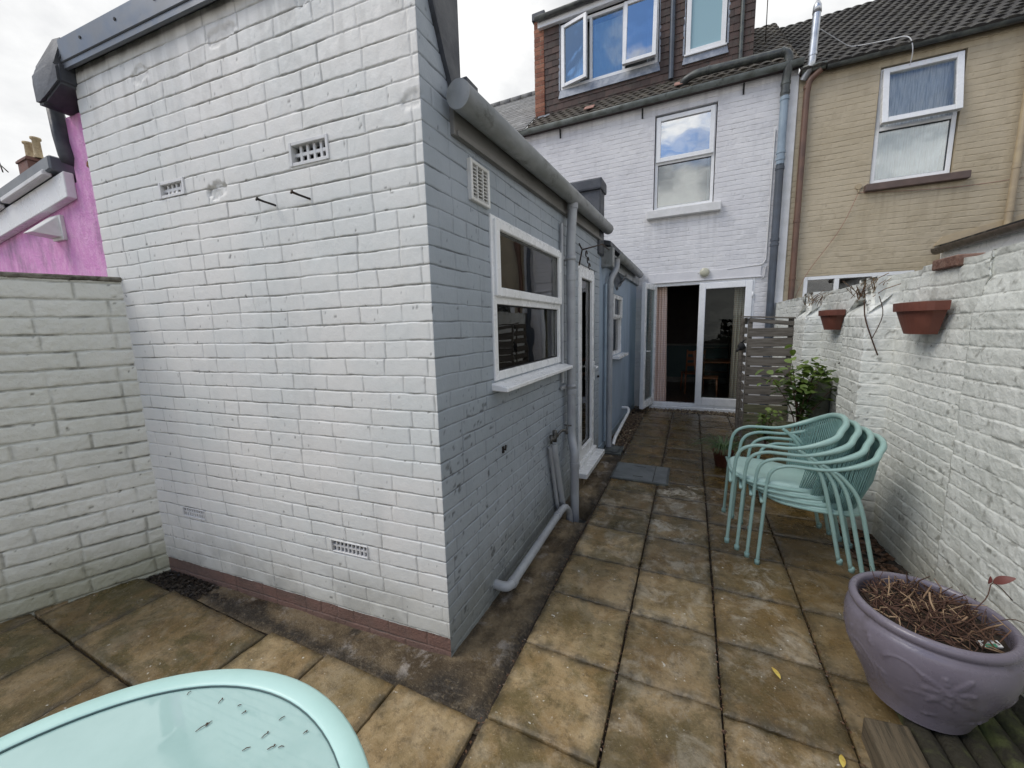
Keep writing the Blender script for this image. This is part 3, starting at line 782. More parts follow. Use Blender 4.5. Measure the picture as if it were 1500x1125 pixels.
# folded felt end cap over the neighbour's boundary
bm = B()
def ring(pts): return [bm.verts.new(FG.p(*q)) for q in pts]
a = ring([(-.24, .085, 2.985), (-.16, .09, 2.975), (.02, .075, 3.06), (.035, .08, 3.17), (-.235, .09, 3.14)])
m_ = ring([(-.245, .05, 3.15), (.03, .05, 3.19), (.03, .03, 3.32), (-.10, .02, 3.345)])
b = ring([(-.24, -.30, 2.985), (-.16, -.30, 2.975), (.02, -.30, 3.06), (.035, -.30, 3.17), (-.235, -.30, 3.14)])
m2 = ring([(-.245, -.30, 3.15), (.03, -.30, 3.19), (.03, -.30, 3.32), (-.10, -.30, 3.345)])
bmesh.ops.convex_hull(bm, input=bm.verts[:])
r = bmesh.ops.bevel(bm, geom=bm.edges[:], offset=.012, segments=2, affect='EDGES')
obj('felt_cap', bm, 'felt', ext, True, .6)

# fascia, gutter and brackets
def sbox(bm, u0, u1, n0, n1, a0, a1, b0, b1, bev=0):
    hexa(bm, [FB.p(u0, n1, a0), FB.p(u1, n1, b0), FB.p(u1, n0, b0), FB.p(u0, n0, a0), FB.p(u0, n1, a1), FB.p(u1, n1, b1), FB.p(u1, n0, b1), FB.p(u0, n0, a1)], bev)
bm = B(); sbox(bm, yb(1.59), Lb, -.02, .022, 2.46, 2.61, 2.555, 2.70, .004); sbox(bm, yb(1.61), Lb, .022, .032, 2.46, 2.485, 2.555, 2.58, .002)
obj('fascia', bm, 'fascia', ext)
bm = B(); sbox(bm, yb(1.61), Lb, -.08, .06, 2.612, 2.655, 2.702, 2.74, .004); FB.box(bm, yb(1.60), yb(1.70), .03, .09, 2.64, 2.685, .004)
obj('drip_edge', bm, 'felt', ext)
def round_gutter(F, u0, u1, n, za, zb, r, parent, mat, joints):
    zz = lambda u: za+(zb-za)*(u-u0)/(u1-u0)
    bm = B(); tube(bm, [F.p(u0, n, za), F.p(u1, n, zb)], r, 24); g = obj('gutter', bm, mat, parent)
    for u, s in ((u0, -1), (u1, 1)):
        bm = B(); tube(bm, [F.p(u-s*.015, n, zz(u-s*.015)), F.p(u+s*.006, n, zz(u)), F.p(u+s*.012, n, zz(u))], [r*1.05, r*1.05, r*.97], 24); obj('stop_end', bm, mat, g)
    for u in joints:
        bm = B(); tube(bm, [F.p(u-.03, n, zz(u-.03)), F.p(u+.03, n, zz(u+.03))], r*1.055, 24); obj('union', bm, mat, g)
    return g
def gutter(F, u0, u1, n, ztop, r, parent, mat, joints=(), dz=0, name='gutter', outlet=None):
    """deep half round gutter with stop ends"""
    bm = B(); seg = 14; prev = None; ends = []
    prof = [(r*1.0*math.cos(a), -r*1.25*math.sin(a)) for a in [PI*k/seg for k in range(seg+1)]]
    prof = [(x, z) for x, z in prof]+[(-r*.94, .004), (-r*.85, .0)]+[(r*.88*-math.cos(PI*k/seg), -r*1.13*math.sin(PI*k/seg)) for k in range(1, seg)]+[(r*.85, 0), (r*.94, .004)]
    for u, z in ((u0, ztop), (u1, ztop+dz)):
        ring = [bm.verts.new(F.p(u, n+x, z+zz)) for x, zz in prof]
        if prev:
            for i in range(len(ring)):
                f = bm.faces.new((prev[i], prev[(i+1) % len(ring)], ring[(i+1) % len(ring)], ring[i])); f.smooth = True
        ends.append(ring); prev = ring
    bm.faces.new(ends[0]); bm.faces.new(ends[1][::-1])
    g = obj(name, bm, mat, parent)
    for u, z in ((u0, ztop), (u1, ztop+dz)):
        bm = B()
        rim = [F.p(u-.006, n+x*1.06, z+zz*1.06) for x, zz in [(r*math.cos(PI*k/seg), -r*1.25*math.sin(PI*k/seg)+.004) for k in range(seg+1)]]
        rim2 = [q+F.d*.02 for q in rim]
        A = [bm.verts.new(q) for q in rim]; C = [bm.verts.new(q) for q in rim2]
        bm.faces.new(A); bm.faces.new(C[::-1])
        for i in range(len(A)): k = (i+1) % len(A); bm.faces.new((A[i], A[k], C[k], C[i]))
        obj('stop_end', bm, mat, g)
    for u in joints:
        bm = B()
        z = ztop+dz*(u-u0)/(u1-u0)
        ro = [(r*1.07*math.cos(PI*k/seg), -r*1.32*math.sin(PI*k/seg)+.006) for k in range(seg+1)]
        A = [bm.verts.new(F.p(u-.03, n+x, z+zz)) for x, zz in ro]; C = [bm.verts.new(F.p(u+.03, n+x, z+zz)) for x, zz in ro]
        for i in range(len(A)-1): bm.faces.new((A[i], A[i+1], C[i+1], C[i]))
        bm.faces.new(A); bm.faces.new(C[::-1])
        obj('union', bm, mat, g)
    return g
# the near gutter is tilted so that its rounded top end reads as a closed cap
round_gutter(FB, yb(1.53), yb(4.68), .085, 2.580, 2.690, .058, ext, 'grey_plastic', (yb(1.90), yb(2.62), yb(3.24)))

# window
wi = B(); u0, u1, z0, z1 = WIN[0]-LG, WIN[1]-LG, WIN[2], WIN[3]
frame_ring(wi, FB, u0, u1, z0, z1, .045, -.055, .012, .004, .05)
FB.box(wi, u0+.045, u1-.045, -.05, .010, 1.735, 1.785, .003)
win = obj('window', wi, 'upvc', ext); win['_w'] = 1
bm = B(); frame_ring(bm, FB, u0+.018, u1-.018, 1.775, z1-.02, .052, -.02, .032, .006); obj('sash', bm, 'upvc', win)
pane(FB, u0+.07, u1-.07, 1.827, z1-.07, .0, 'glass', win); gasket(FB, u0+.066, u1-.066, 1.823, z1-.066, .006, win)
pane(FB, u0+.045, u1-.045, z0+.05, 1.735, -.02, 'glass', win); gasket(FB, u0+.044, u1-.044, z0+.049, 1.736, -.012, win)
bm = B(); hexa(bm, [FB.p(u0-.03, .10, 1.243), FB.p(u1+.06, .10, 1.243), FB.p(u1+.06, -.05, 1.25), FB.p(u0-.03, -.05, 1.25), FB.p(u0-.03, .10, 1.268), FB.p(u1+.06, .10, 1.268), FB.p(u1+.06, -.05, 1.30), FB.p(u0-.03, -.05, 1.30)], .004)
obj('sill', bm, 'upvc', win)
# room behind the window
bm = B()
def room(bm, F, u0, u1, n0, n1, z0, z1):
    """box with inward walls, open at the facade side"""
    v = [F.p(u0, n1, z0), F.p(u1, n1, z0), F.p(u1, n0, z0), F.p(u0, n0, z0), F.p(u0, n1, z1), F.p(u1, n1, z1), F.p(u1, n0, z1), F.p(u0, n0, z1)]
    v = [bm.verts.new(q) for q in v]
    for q, mi_ in (((0, 1, 2, 3), 1), ((4, 7, 6, 5), 2), ((1, 5, 6, 2), 0), ((2, 6, 7, 3), 0), ((3, 7, 4, 0), 0)):
        f = bm.faces.new([v[i] for i in q]); f.material_index = mi_
MT['kitchen'] = simple('kitchen wall paint', (.42, .43, .40), .8)
room(bm, FB, .3, Lb-.1, -1.9, -.062, .1, 2.55); obj('interior', bm, ['kitchen', 'room_floor', 'kitchen'], ext)
bm = B()
for i in range(22):   # vertical blind slats gathered at the near end
    u = u0+.03+i*.017; FB.box(bm, u, u+.010, -.17-(i % 2)*.018, -.15-(i % 2)*.018, 1.32, 2.17)
obj('window_blind', bm, 'blind', ext)
bm = B(); FB.box(bm, u1-.36, u1-.05, -.19, -.17, 1.30, 2.2); obj('window_curtain', bm, 'net', ext)

# side door
du0, du1, dz0, dz1 = DOOR[0]-LG, DOOR[1]-LG, DOOR[2], DOOR[3]
bm = B(); frame_ring(bm, FB, du0, du1, dz0, dz1, .05, -.10, -.012, .004, .06); dr = obj('door', bm, 'upvc', ext); dr['_w'] = 1
bm = B(); frame_ring(bm, FB, du0+.045, du1-.045, dz0+.055, dz1-.045, .085, -.085, .004, .006, .12); obj('door_leaf', bm, 'upvc', dr)
pane(FB, du0+.13, du1-.13, dz0+.175, dz1-.13, -.035, 'glass', dr); gasket(FB, du0+.128, du1-.128, dz0+.173, dz1-.128, -.03, dr)
bm = B(); FB.box(bm, du1-.10, du1-.065, .004, .016, .98, 1.20, .004); tube(bm, fillet([FB.p(du1-.085, .01, 1.14), FB.p(du1-.085, .055, 1.14), FB.p(du1-.20, .058, 1.135)], .02), .010, 8)
obj('handle', bm, 'upvc', dr)
bm = B(); FB.box(bm, du0-.12, du1+.03, -.05, .12, .095, .150, .006); FB.box(bm, du0-.02, du1+.0, -.05, .03, .150, .20, .006)
obj('door_sill', bm, 'upvc', ext)
bm = B(); FB.box(bm, du0-.15, du1+.06, -.06, .06, -.05, .095); obj('door_step', bm, 'concrete', ext)

# air bricks
for i, a in enumerate(AB):
    bm = B(); u0_, u1_, a0, a1 = a; nx, nz = (5, 2) if i < 2 else (9, 2)
    w = u1_-u0_; hh = a1-a0; e = .016 if i < 2 else .007
    t = .014 if i < 2 else .009
    FG.box(bm, u0_, u0_+e, -.03, .006, a0, a1, .002); FG.box(bm, u1_-e, u1_, -.05, .006, a0, a1, .002)
    FG.box(bm, u0_+e, u1_-e, -.05, .004, a1-e, a1, .002); FG.box(bm, u0_+e, u1_-e, -.05, .004, a0, a0+e, .002)
    nn = -.012 if i < 2 else -.002
    iw = (w-2*e)/nx; ih = (hh-2*e)/nz
    for k in range(1, nx): FG.box(bm, u0_+e+k*iw-t/2, u0_+e+k*iw+t/2, nn-.011, nn, a0+e, a1-e, .001)
    for k in range(1, nz):
        for q in range(nx): FG.box(bm, u0_+e+q*iw+(t/2 if q else 0), u0_+e+(q+1)*iw-(t/2 if q < nx-1 else 0), nn-.011, nn-.001, a0+e+k*ih-t/2, a0+e+k*ih+t/2)
    ab = obj('air_brick', bm, 'old_vent' if 'old_vent' in MT else 'sill', ext)
    bm = B(); FG.box(bm, u0_+e*.5, u1_-e*.5, -.045, nn-.010, a0+e*.5, a1-e*.5); obj('vent_shade_block', bm, 'dark', ab)  # near-black block stands in for the shade inside the holes
# plastic louvre vent on the side wall
bm = B(); a, b, c, d = VENT[0]-LG, VENT[1]-LG, VENT[2], VENT[3]
frame_ring(bm, FB, a-.01, b+.01, c-.01, d+.01, .018, -.02, .022, .003)
for k in range(1, 3): FB.box(bm, a+(b-a)*k/3-.004, a+(b-a)*k/3+.004, -.02, .018, c+.008, d-.008)
for k in range(9):
    z = c+.012+k*(d-c-.02)/9
    for s in range(3):
        s0 = a+(b-a)*s/3+.005; s1 = a+(b-a)*(s+1)/3-.005
        hexa(bm, [FB.p(s0, .016, z), FB.p(s1, .016, z), FB.p(s1, -.01, z+.008), FB.p(s0, -.01, z+.008), FB.p(s0, .016, z+.003), FB.p(s1, .016, z+.003), FB.p(s1, -.01, z+.011), FB.p(s0, -.01, z+.011)])
lv = obj('louvre_vent', bm, 'pale_plastic', ext)
bm = B(); FB.box(bm, a, b, -.05, -.028, c, d); obj('vent_shade_block', bm, 'dark', lv)  # solid near-black sheet as the shade behind the louvres

# two old nails
for x, z in ((-1.856, 2.225), (-1.634, 2.225)):
    bm = B(); u = ug(x); tube(bm, [FG.p(u, -.01, z-.008), FG.p(u-.02, .045, z), FG.p(u-.035, .07, z+.008)], [.005, .005, .006], 7)
    tube(bm, [FG.p(u-.034, .068, z+.007), FG.p(u-.036, .073, z+.009)], .010, 8); obj('nail', bm, 'iron', ext)
bm = B(); tube(bm, [FB.p(yb(2.01), 0, .88), FB.p(yb(2.01), .02, .87), FB.p(yb(2.01), .022, .90)], .006, 6); FB.box(bm, yb(2.0), yb(2.02), 0, .008, .85, .89); obj('hook', bm, 'iron', ext)

# main downpipe with offset into the gully, clips
def pipe_along(path, r, parent, mat, name, joints=(), rad=.07, seg=14):
    bm = B(); tube(bm, fillet(path, rad, 6), r, seg)
    for (p_, d_) in joints:
        p_ = Vector(p_); d_ = Vector(d_).normalized(); tube(bm, [p_-d_*.022, p_-d_*.02, p_+d_*.02, p_+d_*.022], [r*1.02, r*1.14, r*1.14, r*1.02], seg)
    return obj(name, bm, mat, parent, True, .7)
q = lambda u, n, z: FB.p(yb(u), n, z)
pipe_along([q(3.24, .085, 2.61), q(3.24, .08, 2.52), q(3.24, .065, 2.3), q(3.24, .065, .62), q(3.15, .12, .50), q(3.15, .12, -.22)], .038, ext, 'lt_pipe', 'downpipe',
    [(q(3.24, .083, 2.57), (0, 0, 1)), (q(3.24, .065, 1.03), (0, 0, 1)), (q(3.15, .12, .40), (0, 0, 1)), (q(3.24, .065, 2.0), (0, 0, 1))], .06)
for z in (1.08, 2.16):
    bm = B(); FB.box(bm, yb(3.10), yb(3.285), .01, .03, z-.016, z+.016, .003); tube(bm, [q(3.24, .065, z-.016), q(3.24, .065, z+.016)], .043, 14); obj('pipe_clip', bm, 'lt_pipe', ext)
pipe_along([q(3.13, .022, 2.42), q(3.13, .022, 1.12)], .014, ext, 'lt_pipe', 'overflow_pipe')
# tap with its lagged risers
tp = B()
tube(tp, [q(2.80, .02, .735), q(2.80, .07, .735)], .016, 10); tube(tp, [q(2.74, .06, .735), q(2.86, .06, .735)], .016, 10)
tube(tp, [q(2.80, .06, .70), q(2.80, .06, .79)], .018, 10); tube(tp, [q(2.76, .06, .735), q(2.72, .06, .735)], [.02, .012], 8)
tube(tp, [q(2.72, .06, .705), q(2.72, .06, .765)], .009, 6)
tube(tp, fillet([q(2.84, .06, .735), q(2.90, .085, .77), q(2.94, .11, .76), q(2.945, .115, .73)], .02), .012, 8)
tube(tp, [q(2.955, .09, .80), q(2.955, .15, .80)], .006, 6); tube(tp, [q(2.94, .11, .76), q(2.955, .12, .80)], .009, 6)
obj('tap', tp, 'brass', ext, True)
pipe_along([q(2.80, .055, .68), q(2.80, .055, .62), q(3.03, .05, .04)], .026, ext, 'lt_pipe', 'lagged_pipe')
pipe_along([q(2.765, .030, .66), q(2.97, .025, .03)], .016, ext, 'lt_pipe', 'supply_pipe')
# waste pipe along the foot of the wall
pipe_along([q(1.865, -.02, .075), q(1.865, .085, .07), q(2.82, .085, .095), q(2.93, .10, .11), q(3.02, .11, .02), q(3.02, .11, -.10)], .028, ext, 'lt_pipe', 'waste_pipe',
    [(q(1.93, .085, .07), FB.d), (q(2.78, .085, .095), FB.d)], .05)
bm = B(); FB.box(bm, yb(2.95), yb(3.32), .02, .25, -.26, -.20); obj('drain_gully', bm, 'black_pipe', ext)

# ================================================================== LEAN-TO BEHIND IT
lt = thing('lean_to', 'low pale blue rendered lean-to with its own grey gutter and small window', 'lean-to', (-.97, 6.0, 0))
Y0 = 4.62
WN2 = (yb(5.50), yb(6.22), 1.17, 2.03)
bm = B()
u0, u1, z0, z1 = WN2; ue = yb(HY)
for a, b, c, d in ((yb(Y0), u0, -.1, 2.45), (u1, ue, -.1, 2.45), (u0, u1, -.1, z0), (u0, u1, z1, 2.45)):
    FB.box(bm, a, b, -.2, -.004, c, d)
obj('wall', bm, 'render_blue', lt)
bm = B(); FB.box(bm, yb(Y0)+.02, ue, -.02, .004, -.08, .10, .003); obj('plinth', bm, 'blue_pipe', lt)
bm = B(); frame_ring(bm, FB, u0, u1, z0, z1, .045, -.09, -.01, .004); FB.box(bm, u0+.045, u1-.045, -.09, -.012, 1.68, 1.73, .003)
w2 = obj('window', bm, 'upvc', lt); w2['_w'] = 1
bm = B(); frame_ring(bm, FB, u0+.02, u1-.02, 1.70, z1-.02, .045, -.04, .008, .004); obj('sash', bm, 'upvc', w2)
pane(FB, u0+.06, u1-.06, 1.745, z1-.06, -.02, 'glass', w2); pane(FB, u0+.04, u1-.04, z0+.04, 1.685, -.05, 'glass', w2)
bm = B(); FB.box(bm, u0-.05, u1+.05, -.09, .10, z0-.045, z0-.005, .005); obj('sill', bm, 'upvc', w2)
bm = B(); room(bm, FB, yb(Y0)+.2, ue-.1, -1.6, -.201, .1, 2.4); obj('interior', bm, ['kitchen', 'room_floor', 'kitchen'], lt)
# roof, fascia, gutter
bm = B(); p = [FB.p(yb(Y0)+.12, .10, 2.52), FB.p(ue-.01, .10, 2.52), FB.p(ue-.01, -2.2, 3.15), FB.p(yb(Y0)+.12, -2.2, 3.15)]
hexa(bm, p+[v+Vector((0, 0, .05)) for v in p]); obj('roof', bm, 'felt', lt)
bm = B(); FB.box(bm, yb(Y0)+.16, ue-.02, .02, .045, 2.32, 2.50, .003); FB.box(bm, yb(Y0)+.16, ue-.02, -.02, .02, 2.32, 2.335); obj('fascia', bm, 'grey_plastic', lt)
bm = B(); FB.box(bm, yb(4.72), yb(4.84), -.02, .13, 2.28, 2.50, .004); obj('box_end', bm, 'grey_plastic', lt)
gutter(FB, yb(4.98), yb(7.30), .12, 2.48, .058, lt, 'grey_plastic', (yb(5.12), yb(6.0), yb(6.8)))
pipe_along([q(5.05, .12, 2.41), q(5.05, .12, 2.30), q(4.96, .06, 2.15), q(4.96, .06, 2.0), q(4.96, .06, .0)], .036, lt, 'lt_pipe', 'downpipe', [(q(4.96, .06, 2.08), (0, 0, 1)), (q(4.96, .06, .55), (0, 0, 1)), (q(4.96, .06, 1.85), (0, 0, 1))], .05)
pipe_along([q(4.86, .025, 2.1), q(4.86, .025, .12)], .018, lt, 'blue_pipe', 'cable_duct')
bm = B(); box(bm, -1.0, -.74, 4.72, 5.06, -.09, .012, .006); box(bm, -.96, -.78, 4.76, 5.02, .0125, .02, .004); obj('drain_gully', bm, 'black_pipe', lt)
# sagging lead sheet under the eaves
bm = B()
vs = [[bm.verts.new(q(5.18+.55*i/6, .03+.10*k/4+.02*math.sin(i*2+k), 2.30-.16*math.sin(PI*k/4)*(1-.5*i/6)-.20*k/4*(1-i/6.)-.02*math.sin(i*3))) for k in range(5)] for i in range(7)]
for i in range(6):
    for k in range(4): bm.faces.new((vs[i][k], vs[i+1][k], vs[i+1][k+1], vs[i][k+1]))
r = bmesh.ops.solidify(bm, geom=bm.faces[:], thickness=.006)
obj('lead_sheet', bm, 'lead', lt, True)
# white waste pipe at the foot
pipe_along([q(6.35, -.02, .26), q(6.35, .10, .26), q(6.30, .11, .20), q(5.15, .11, .10), q(5.05, .10, .02)], .022, lt, 'upvc', 'waste_pipe', (), .05)
bm = B(); tube(bm, [q(4.55, .0, 1.0), q(4.55, .02, 1.0)], .015, 8); obj('wall_plug', bm, 'dark', lt)

# iron hanging-basket bracket beside the door
br = B()
tube(br, [q(3.66, .05, 2.30), q(4.02, .16, 2.40), q(4.35, .16, 2.40)], .007, 6)
for k in range(3):
    c_ = q(3.78+.06*k, .06, 2.28-.05*k); tube(br, [c_+Vector((0, .028*math.cos(t*PI/5), .028*math.sin(t*PI/5))) for t in range(9)], .006, 5)
tube(br, [q(3.66, .02, 2.36), q(3.66, .05, 2.30), q(3.66, .02, 2.16)], .007, 6)
tag(obj('plant_bracket', br, 'iron'), 'black wrought iron scroll bracket between the downpipe and the side door', 'bracket')

# ================================================================== WHITE HOUSE
wh = thing('white_house', 'white painted brick terraced house with brown tile-hung dormer and open patio doors', 'house', (0, HY, 0))
XL = -3.35; XR = 1.345
D3 = (-.665, .955, .05, 2.33); W3 = (-.715, .262, 3.63, 5.215)
def toU(x): return x-XL
def house_extra(U, V, h, g):
    for x0, x1, zt in ((W3[0]-.1, W3[1]+.12, 3.47), (-.8, 1.1, 2.5)):
        m_ = (U+XL > x0-.05)*(U+XL < x1+.05)*(V < zt)*np.exp(-(zt-V)/.45); g = np.maximum(g, m_*.45*sstep(fbm(U*22, V*1.2, 3, 66), .45, .62))
    g = np.maximum(g, .5*sstep(V, 5.05, 5.38)*sstep(fbm(U*14, V*1.0, 3, 67), .42, .62))
    g = np.maximum(g, .55*(1-sstep(V, .1, .6))*sstep(fbm(U*5, V*5, 4, 68), .35, .6))
    cr = sstep(fbm(U*6, V*7, 5, 69), .66, .70); return h-.002*cr, np.maximum(g, cr*.25)
hw = brick_wall('wall', [(XL, HY), (XR, HY)], -.1, 5.42, .013, .014, 'house_white', wh, course=.0806, bl=.245, seed=31, depth=.0040, jw=.010,
    rough=.0024, pillow=.0003, wav=.010, offs=.0012, vj=.45, holes=[(toU(D3[0]), toU(D3[1]), D3[2], D3[3], .12), (toU(W3[0]), toU(W3[1]), W3[2], W3[3], .13)], header=.5, grim=.6, extra=house_extra)
bm = B(); FH.box(bm, XR-.16, XR+.008, -.02, .028, -.1, 5.30, .004)
obj('party_edge', bm, 'sill', wh)
bm = B(); FH.box(bm, W3[0]-.10, W3[1]+.12, -.10, .10, 3.475, 3.62, .012); obj('window_sill', bm, 'sill', wh)
# sash style upper window
def upper_window(parent, x0, x1, z0, z1, zm, nb, mats, open_=0.0, sash_out=.02):
    bm = B(); frame_ring(bm, FH, x0+.012, x1-.012, z0+.008, z1-.012, .05, nb-.06, nb, .004, .055); w = obj('window', bm, 'upvc', parent); w['_w'] = 1
    bm = B(); FH.box(bm, x0+.062, x1-.062, nb-.06, nb-.004, zm-.03, zm+.02, .003); obj('transom', bm, 'upvc', w)
    pane(FH, x0+.06, x1-.06, z0+.06, zm-.03, nb-.03, mats[0], w); gasket(FH, x0+.06, x1-.06, z0+.062, zm-.032, nb-.022, w)
    # top light, hinged at the top
    zt = z1-.03
    def T(u, n, z):
        r = zt-z; a = open_; return FH.p(u, nb+sash_out+math.sin(a)*r+n*math.cos(a), zt-math.cos(a)*r+n*math.sin(a))
    bm = B()
    def tb(u0, u1, n0, n1, za, zb, bv=.004): hexa(bm, [T(u0, n1, za), T(u1, n1, za), T(u1, n0, za), T(u0, n0, za), T(u0, n1, zb), T(u1, n1, zb), T(u1, n0, zb), T(u0, n0, zb)], bv)
    a, b, c = x0+.03, x1-.03, zm+.005
    tb(a, a+.07, -.05, .02, c, zt); tb(b-.07, b, -.05, .02, c, zt); tb(a+.07, b-.07, -.05, .018, c, c+.07); tb(a+.07, b-.07, -.05, .018, zt-.07, zt)
    obj('sash', bm, 'upvc', w)
    bm = B(); tb(a+.07, b-.07, -.02, -.012, c+.07, zt-.07, 0); obj('pane', bm, mats[1], w)
    bm = B(); FH.box(bm, x0+.04, x1-.04, nb-.5, nb-.42, z0, z1); return w
upper_window(wh, W3[0], W3[1], W3[2], W3[3], 4.44, -.06, ('glass_half', 'glass_coated'))
MT['bedroom'] = simple('grey bedroom wall', (.16, .155, .15), .8)  # even dark grey wall colour
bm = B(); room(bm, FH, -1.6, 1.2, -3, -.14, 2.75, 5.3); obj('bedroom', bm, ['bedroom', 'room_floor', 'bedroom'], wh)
def drape(name, F, u0, u1, n, z0, z1, mat, parent=None, folds=6, amp=.03, seed=1, taper=0, world=True):
    nu, nz = folds*10, 14; V = []; 
    us = np.linspace(0, 1, nu); zs = np.linspace(0, 1, nz)
    for a in us:
        for t in zs:
            w = 1-taper*(1-t)**1.0
            uu = u0+(u1-u0)*a*w; nn = n+amp*math.sin(a*folds*2*PI+seed)*(.5+.5*(1-t))+amp*.3*math.sin(a*folds*5.1+t*2)
            V.append(tuple(F.p(uu, nn, z0+(z1-z0)*t)))
    I = np.arange(nu*nz).reshape(nu, nz); Fq = np.stack([I[:-1, :-1], I[1:, :-1], I[1:, 1:], I[:-1, 1:]], -1).reshape(-1, 4)
    me = np_mesh(name, np.array(V), Fq); return link(name, me, mat, parent)
tag(drape('curtain', FH, .16, .235, -.22, 3.7, 5.15, 'white_cloth', folds=2), 'white curtain at the right edge of the white house first floor window', 'curtain')

# patio doors: frame, fixed right leaf, open left leaf
a, b, c, d = D3; md = .13
bm = B(); frame_ring(bm, FH, a, b, c, d, .055, -.10, -.005, .005, .06)
pd = obj('patio_door', bm, 'upvc', wh); pd['_w'] = 1
bm = B(); frame_ring(bm, FH, md-.025, b-.035, c+.045, d-.04, .105, -.075, .022, .008, .14); obj('door_leaf', bm, 'upvc', pd)
pane(FH, md+.08, b-.14, c+.185, d-.145, -.02, 'glass_dark', pd); gasket(FH, md+.078, b-.138, c+.183, d-.143, -.01, pd)
for z in (.35, 1.2, 2.05):
    bm = B(); tube(bm, [FH.p(b-.035, .028, z-.05), FH.p(b-.035, .028, z+.05)], .010, 8); obj('hinge', bm, 'upvc', pd)
ang = math.radians(100); hx = a+.03
FL = Frame((hx, HY-.01), (math.cos(-ang), math.sin(-ang)))
LW = .73
od = B(); frame_ring(od, FL, 0, LW, c+.045, d-.03, .095, -.035, .035, .008, .13)
ol = obj('open_leaf', od, 'upvc', pd)
pane(FL, .095, LW-.095, c+.175, d-.125, .0, 'glass_dark', pd)
bm = B()
for s in (-1, 1):
    FL.box(bm, LW-.065, LW-.035, *( (.035, .045) if s > 0 else (-.045, -.035) ), .98, 1.20, .003)
    tube(bm, fillet([FL.p(LW-.05, s*.04, 1.13), FL.p(LW-.05, s*.085, 1.13), FL.p(LW-.17, s*.088, 1.125)], .02), .010, 8)
obj('handle', bm, 'upvc', pd)
bm = B(); FH.box(bm, a-.02, b+.02, -.12, .09, -.03, .048, .006); obj('door_sill', bm, 'upvc', wh)
bm = B(); FH.box(bm, a-.10, b+.07, -.02, .012, d+.02, d+.18, .004); FH.box(bm, a-.1, b+.09, .012, .03, d+.005, d+.022, .003); obj('lintel', bm, 'house_flat' if 'house_flat' in MT else 'sill', wh)

# dining room seen through the doors
bm = B()
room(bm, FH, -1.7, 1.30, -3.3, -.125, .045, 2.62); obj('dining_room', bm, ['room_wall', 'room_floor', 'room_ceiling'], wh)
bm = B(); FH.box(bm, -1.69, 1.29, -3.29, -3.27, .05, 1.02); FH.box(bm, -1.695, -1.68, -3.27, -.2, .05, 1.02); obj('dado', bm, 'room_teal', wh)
bm = B(); FH.box(bm, -1.69, 1.29, -3.27, -3.245, 1.02, 1.07, .004); FH.box(bm, -1.69, 1.29, -3.27, -3.25, .05, .19, .003); obj('skirting', bm, 'fascia', wh)
tag(drape('curtain', FH, -.62, -.44, -.19, .09, 2.28, 'gingham', folds=4, amp=.028, taper=-.25), 'pink checked curtain hanging in the open left doorway', 'curtain')
tag(drape('curtain', FH, .67, .90, -.20, .09, 2.28, 'gingham', folds=4, amp=.028, seed=2), 'checked curtain behind the closed right patio door', 'curtain')
def dining_chair(loc, rz, label, yes=True):
    t = thing('dining_chair', label, 'chair', loc, 'chairs round the dining table', rz); t['_local'] = 1
    bm = B(); box(bm, -.2, .2, -.2, .2, .43, .46, .006); obj('seat', bm, 'varnish', t)
    for sx in (-.18, .18):
        for sy in (-.18, .18):
            bm = B(); tube(bm, [(sx, sy, .43), (sx*1.06, sy*1.08, 0)], [.018, .014], 8); obj('leg', bm, 'varnish', t)
    bm = B()
    for sx in (-.18, .18): tube(bm, [(sx, .19, .44), (sx, .25, .98)], .016, 8)
    for k in range(3): box(bm, -.17, .17, .215+.02*k, .23+.02*k, .62+.13*k, .69+.13*k, .004)
    obj('backrest', bm, 'varnish', t); return t
dining_chair((.33, 8.75, .047), 1.5, 'orange wooden dining chair just inside the closed patio door')
dining_chair((.06, 9.5, .047), -2.9, 'wooden dining chair at the far side of the dark room')
dt = thing('dining_table', 'round edged wooden table with a cloth inside the dining room', 'table', (.62, 9.3, .047)); dt['_local'] = 1
bm = B(); box(bm, -.5, .42, -.45, .45, .72, .75, .01); obj('tabletop', bm, 'varnish', dt)
for sx in (-.44, .36):
    for sy in (-.38, .38): bm = B(); tube(bm, [(sx, sy, .72), (sx, sy, 0)], [.03, .02], 8); obj('leg', bm, 'varnish', dt)
bm = B(); box(bm, -.14, .14, -.10, .10, 0, .012); me_=obj('picture_frame', bm, 'dark'); me_.location = (.95, 10.95, 1.75); me_.rotation_euler = (PI/2, 0, 0)
me_.scale = (2, 2, 1); tag(me_, 'dark framed picture on the back wall of the dining room', 'picture')
tv = thing('shelf_unit', 'dark open shelf unit standing at the back of the dining room', 'shelves', (.55, 10.8, .047)); tv['_local'] = 1
bm = B()
for k in range(6): box(bm, -.3, .3, -.15, .13, .02+k*.3, .045+k*.3)
obj('shelf', bm, 'room_floor', tv)
bm = B(); box(bm, -.325, -.3, -.15, .13, 0, 1.55); box(bm, .3, .325, -.15, .13, 0, 1.55); obj('side_panel', bm, 'room_floor', tv)

# bulkhead lamp over the doors
wl = thing('wall_light', 'round yellowed bulkhead light on the white wall above the patio doors', 'light', (.175, HY, 2.47)); wl['_local'] = 1
bm = B(); tube(bm, [(0, .0, 0), (0, -.045, 0)], .085, 24); tube(bm, [(-.085, -.01, .01), (-.11, -.01, .01)], .012, 8); obj('base', bm, 'pale_plastic', wl)
bm = B(); tube(bm, [(0, -.045, 0), (0, -.06, 0), (0, -.078, 0), (0, -.088, 0), (0, -.091, 0)], [.077, .076, .064, .036, .008], 24); obj('lens', bm, 'lamp_glass', wl)

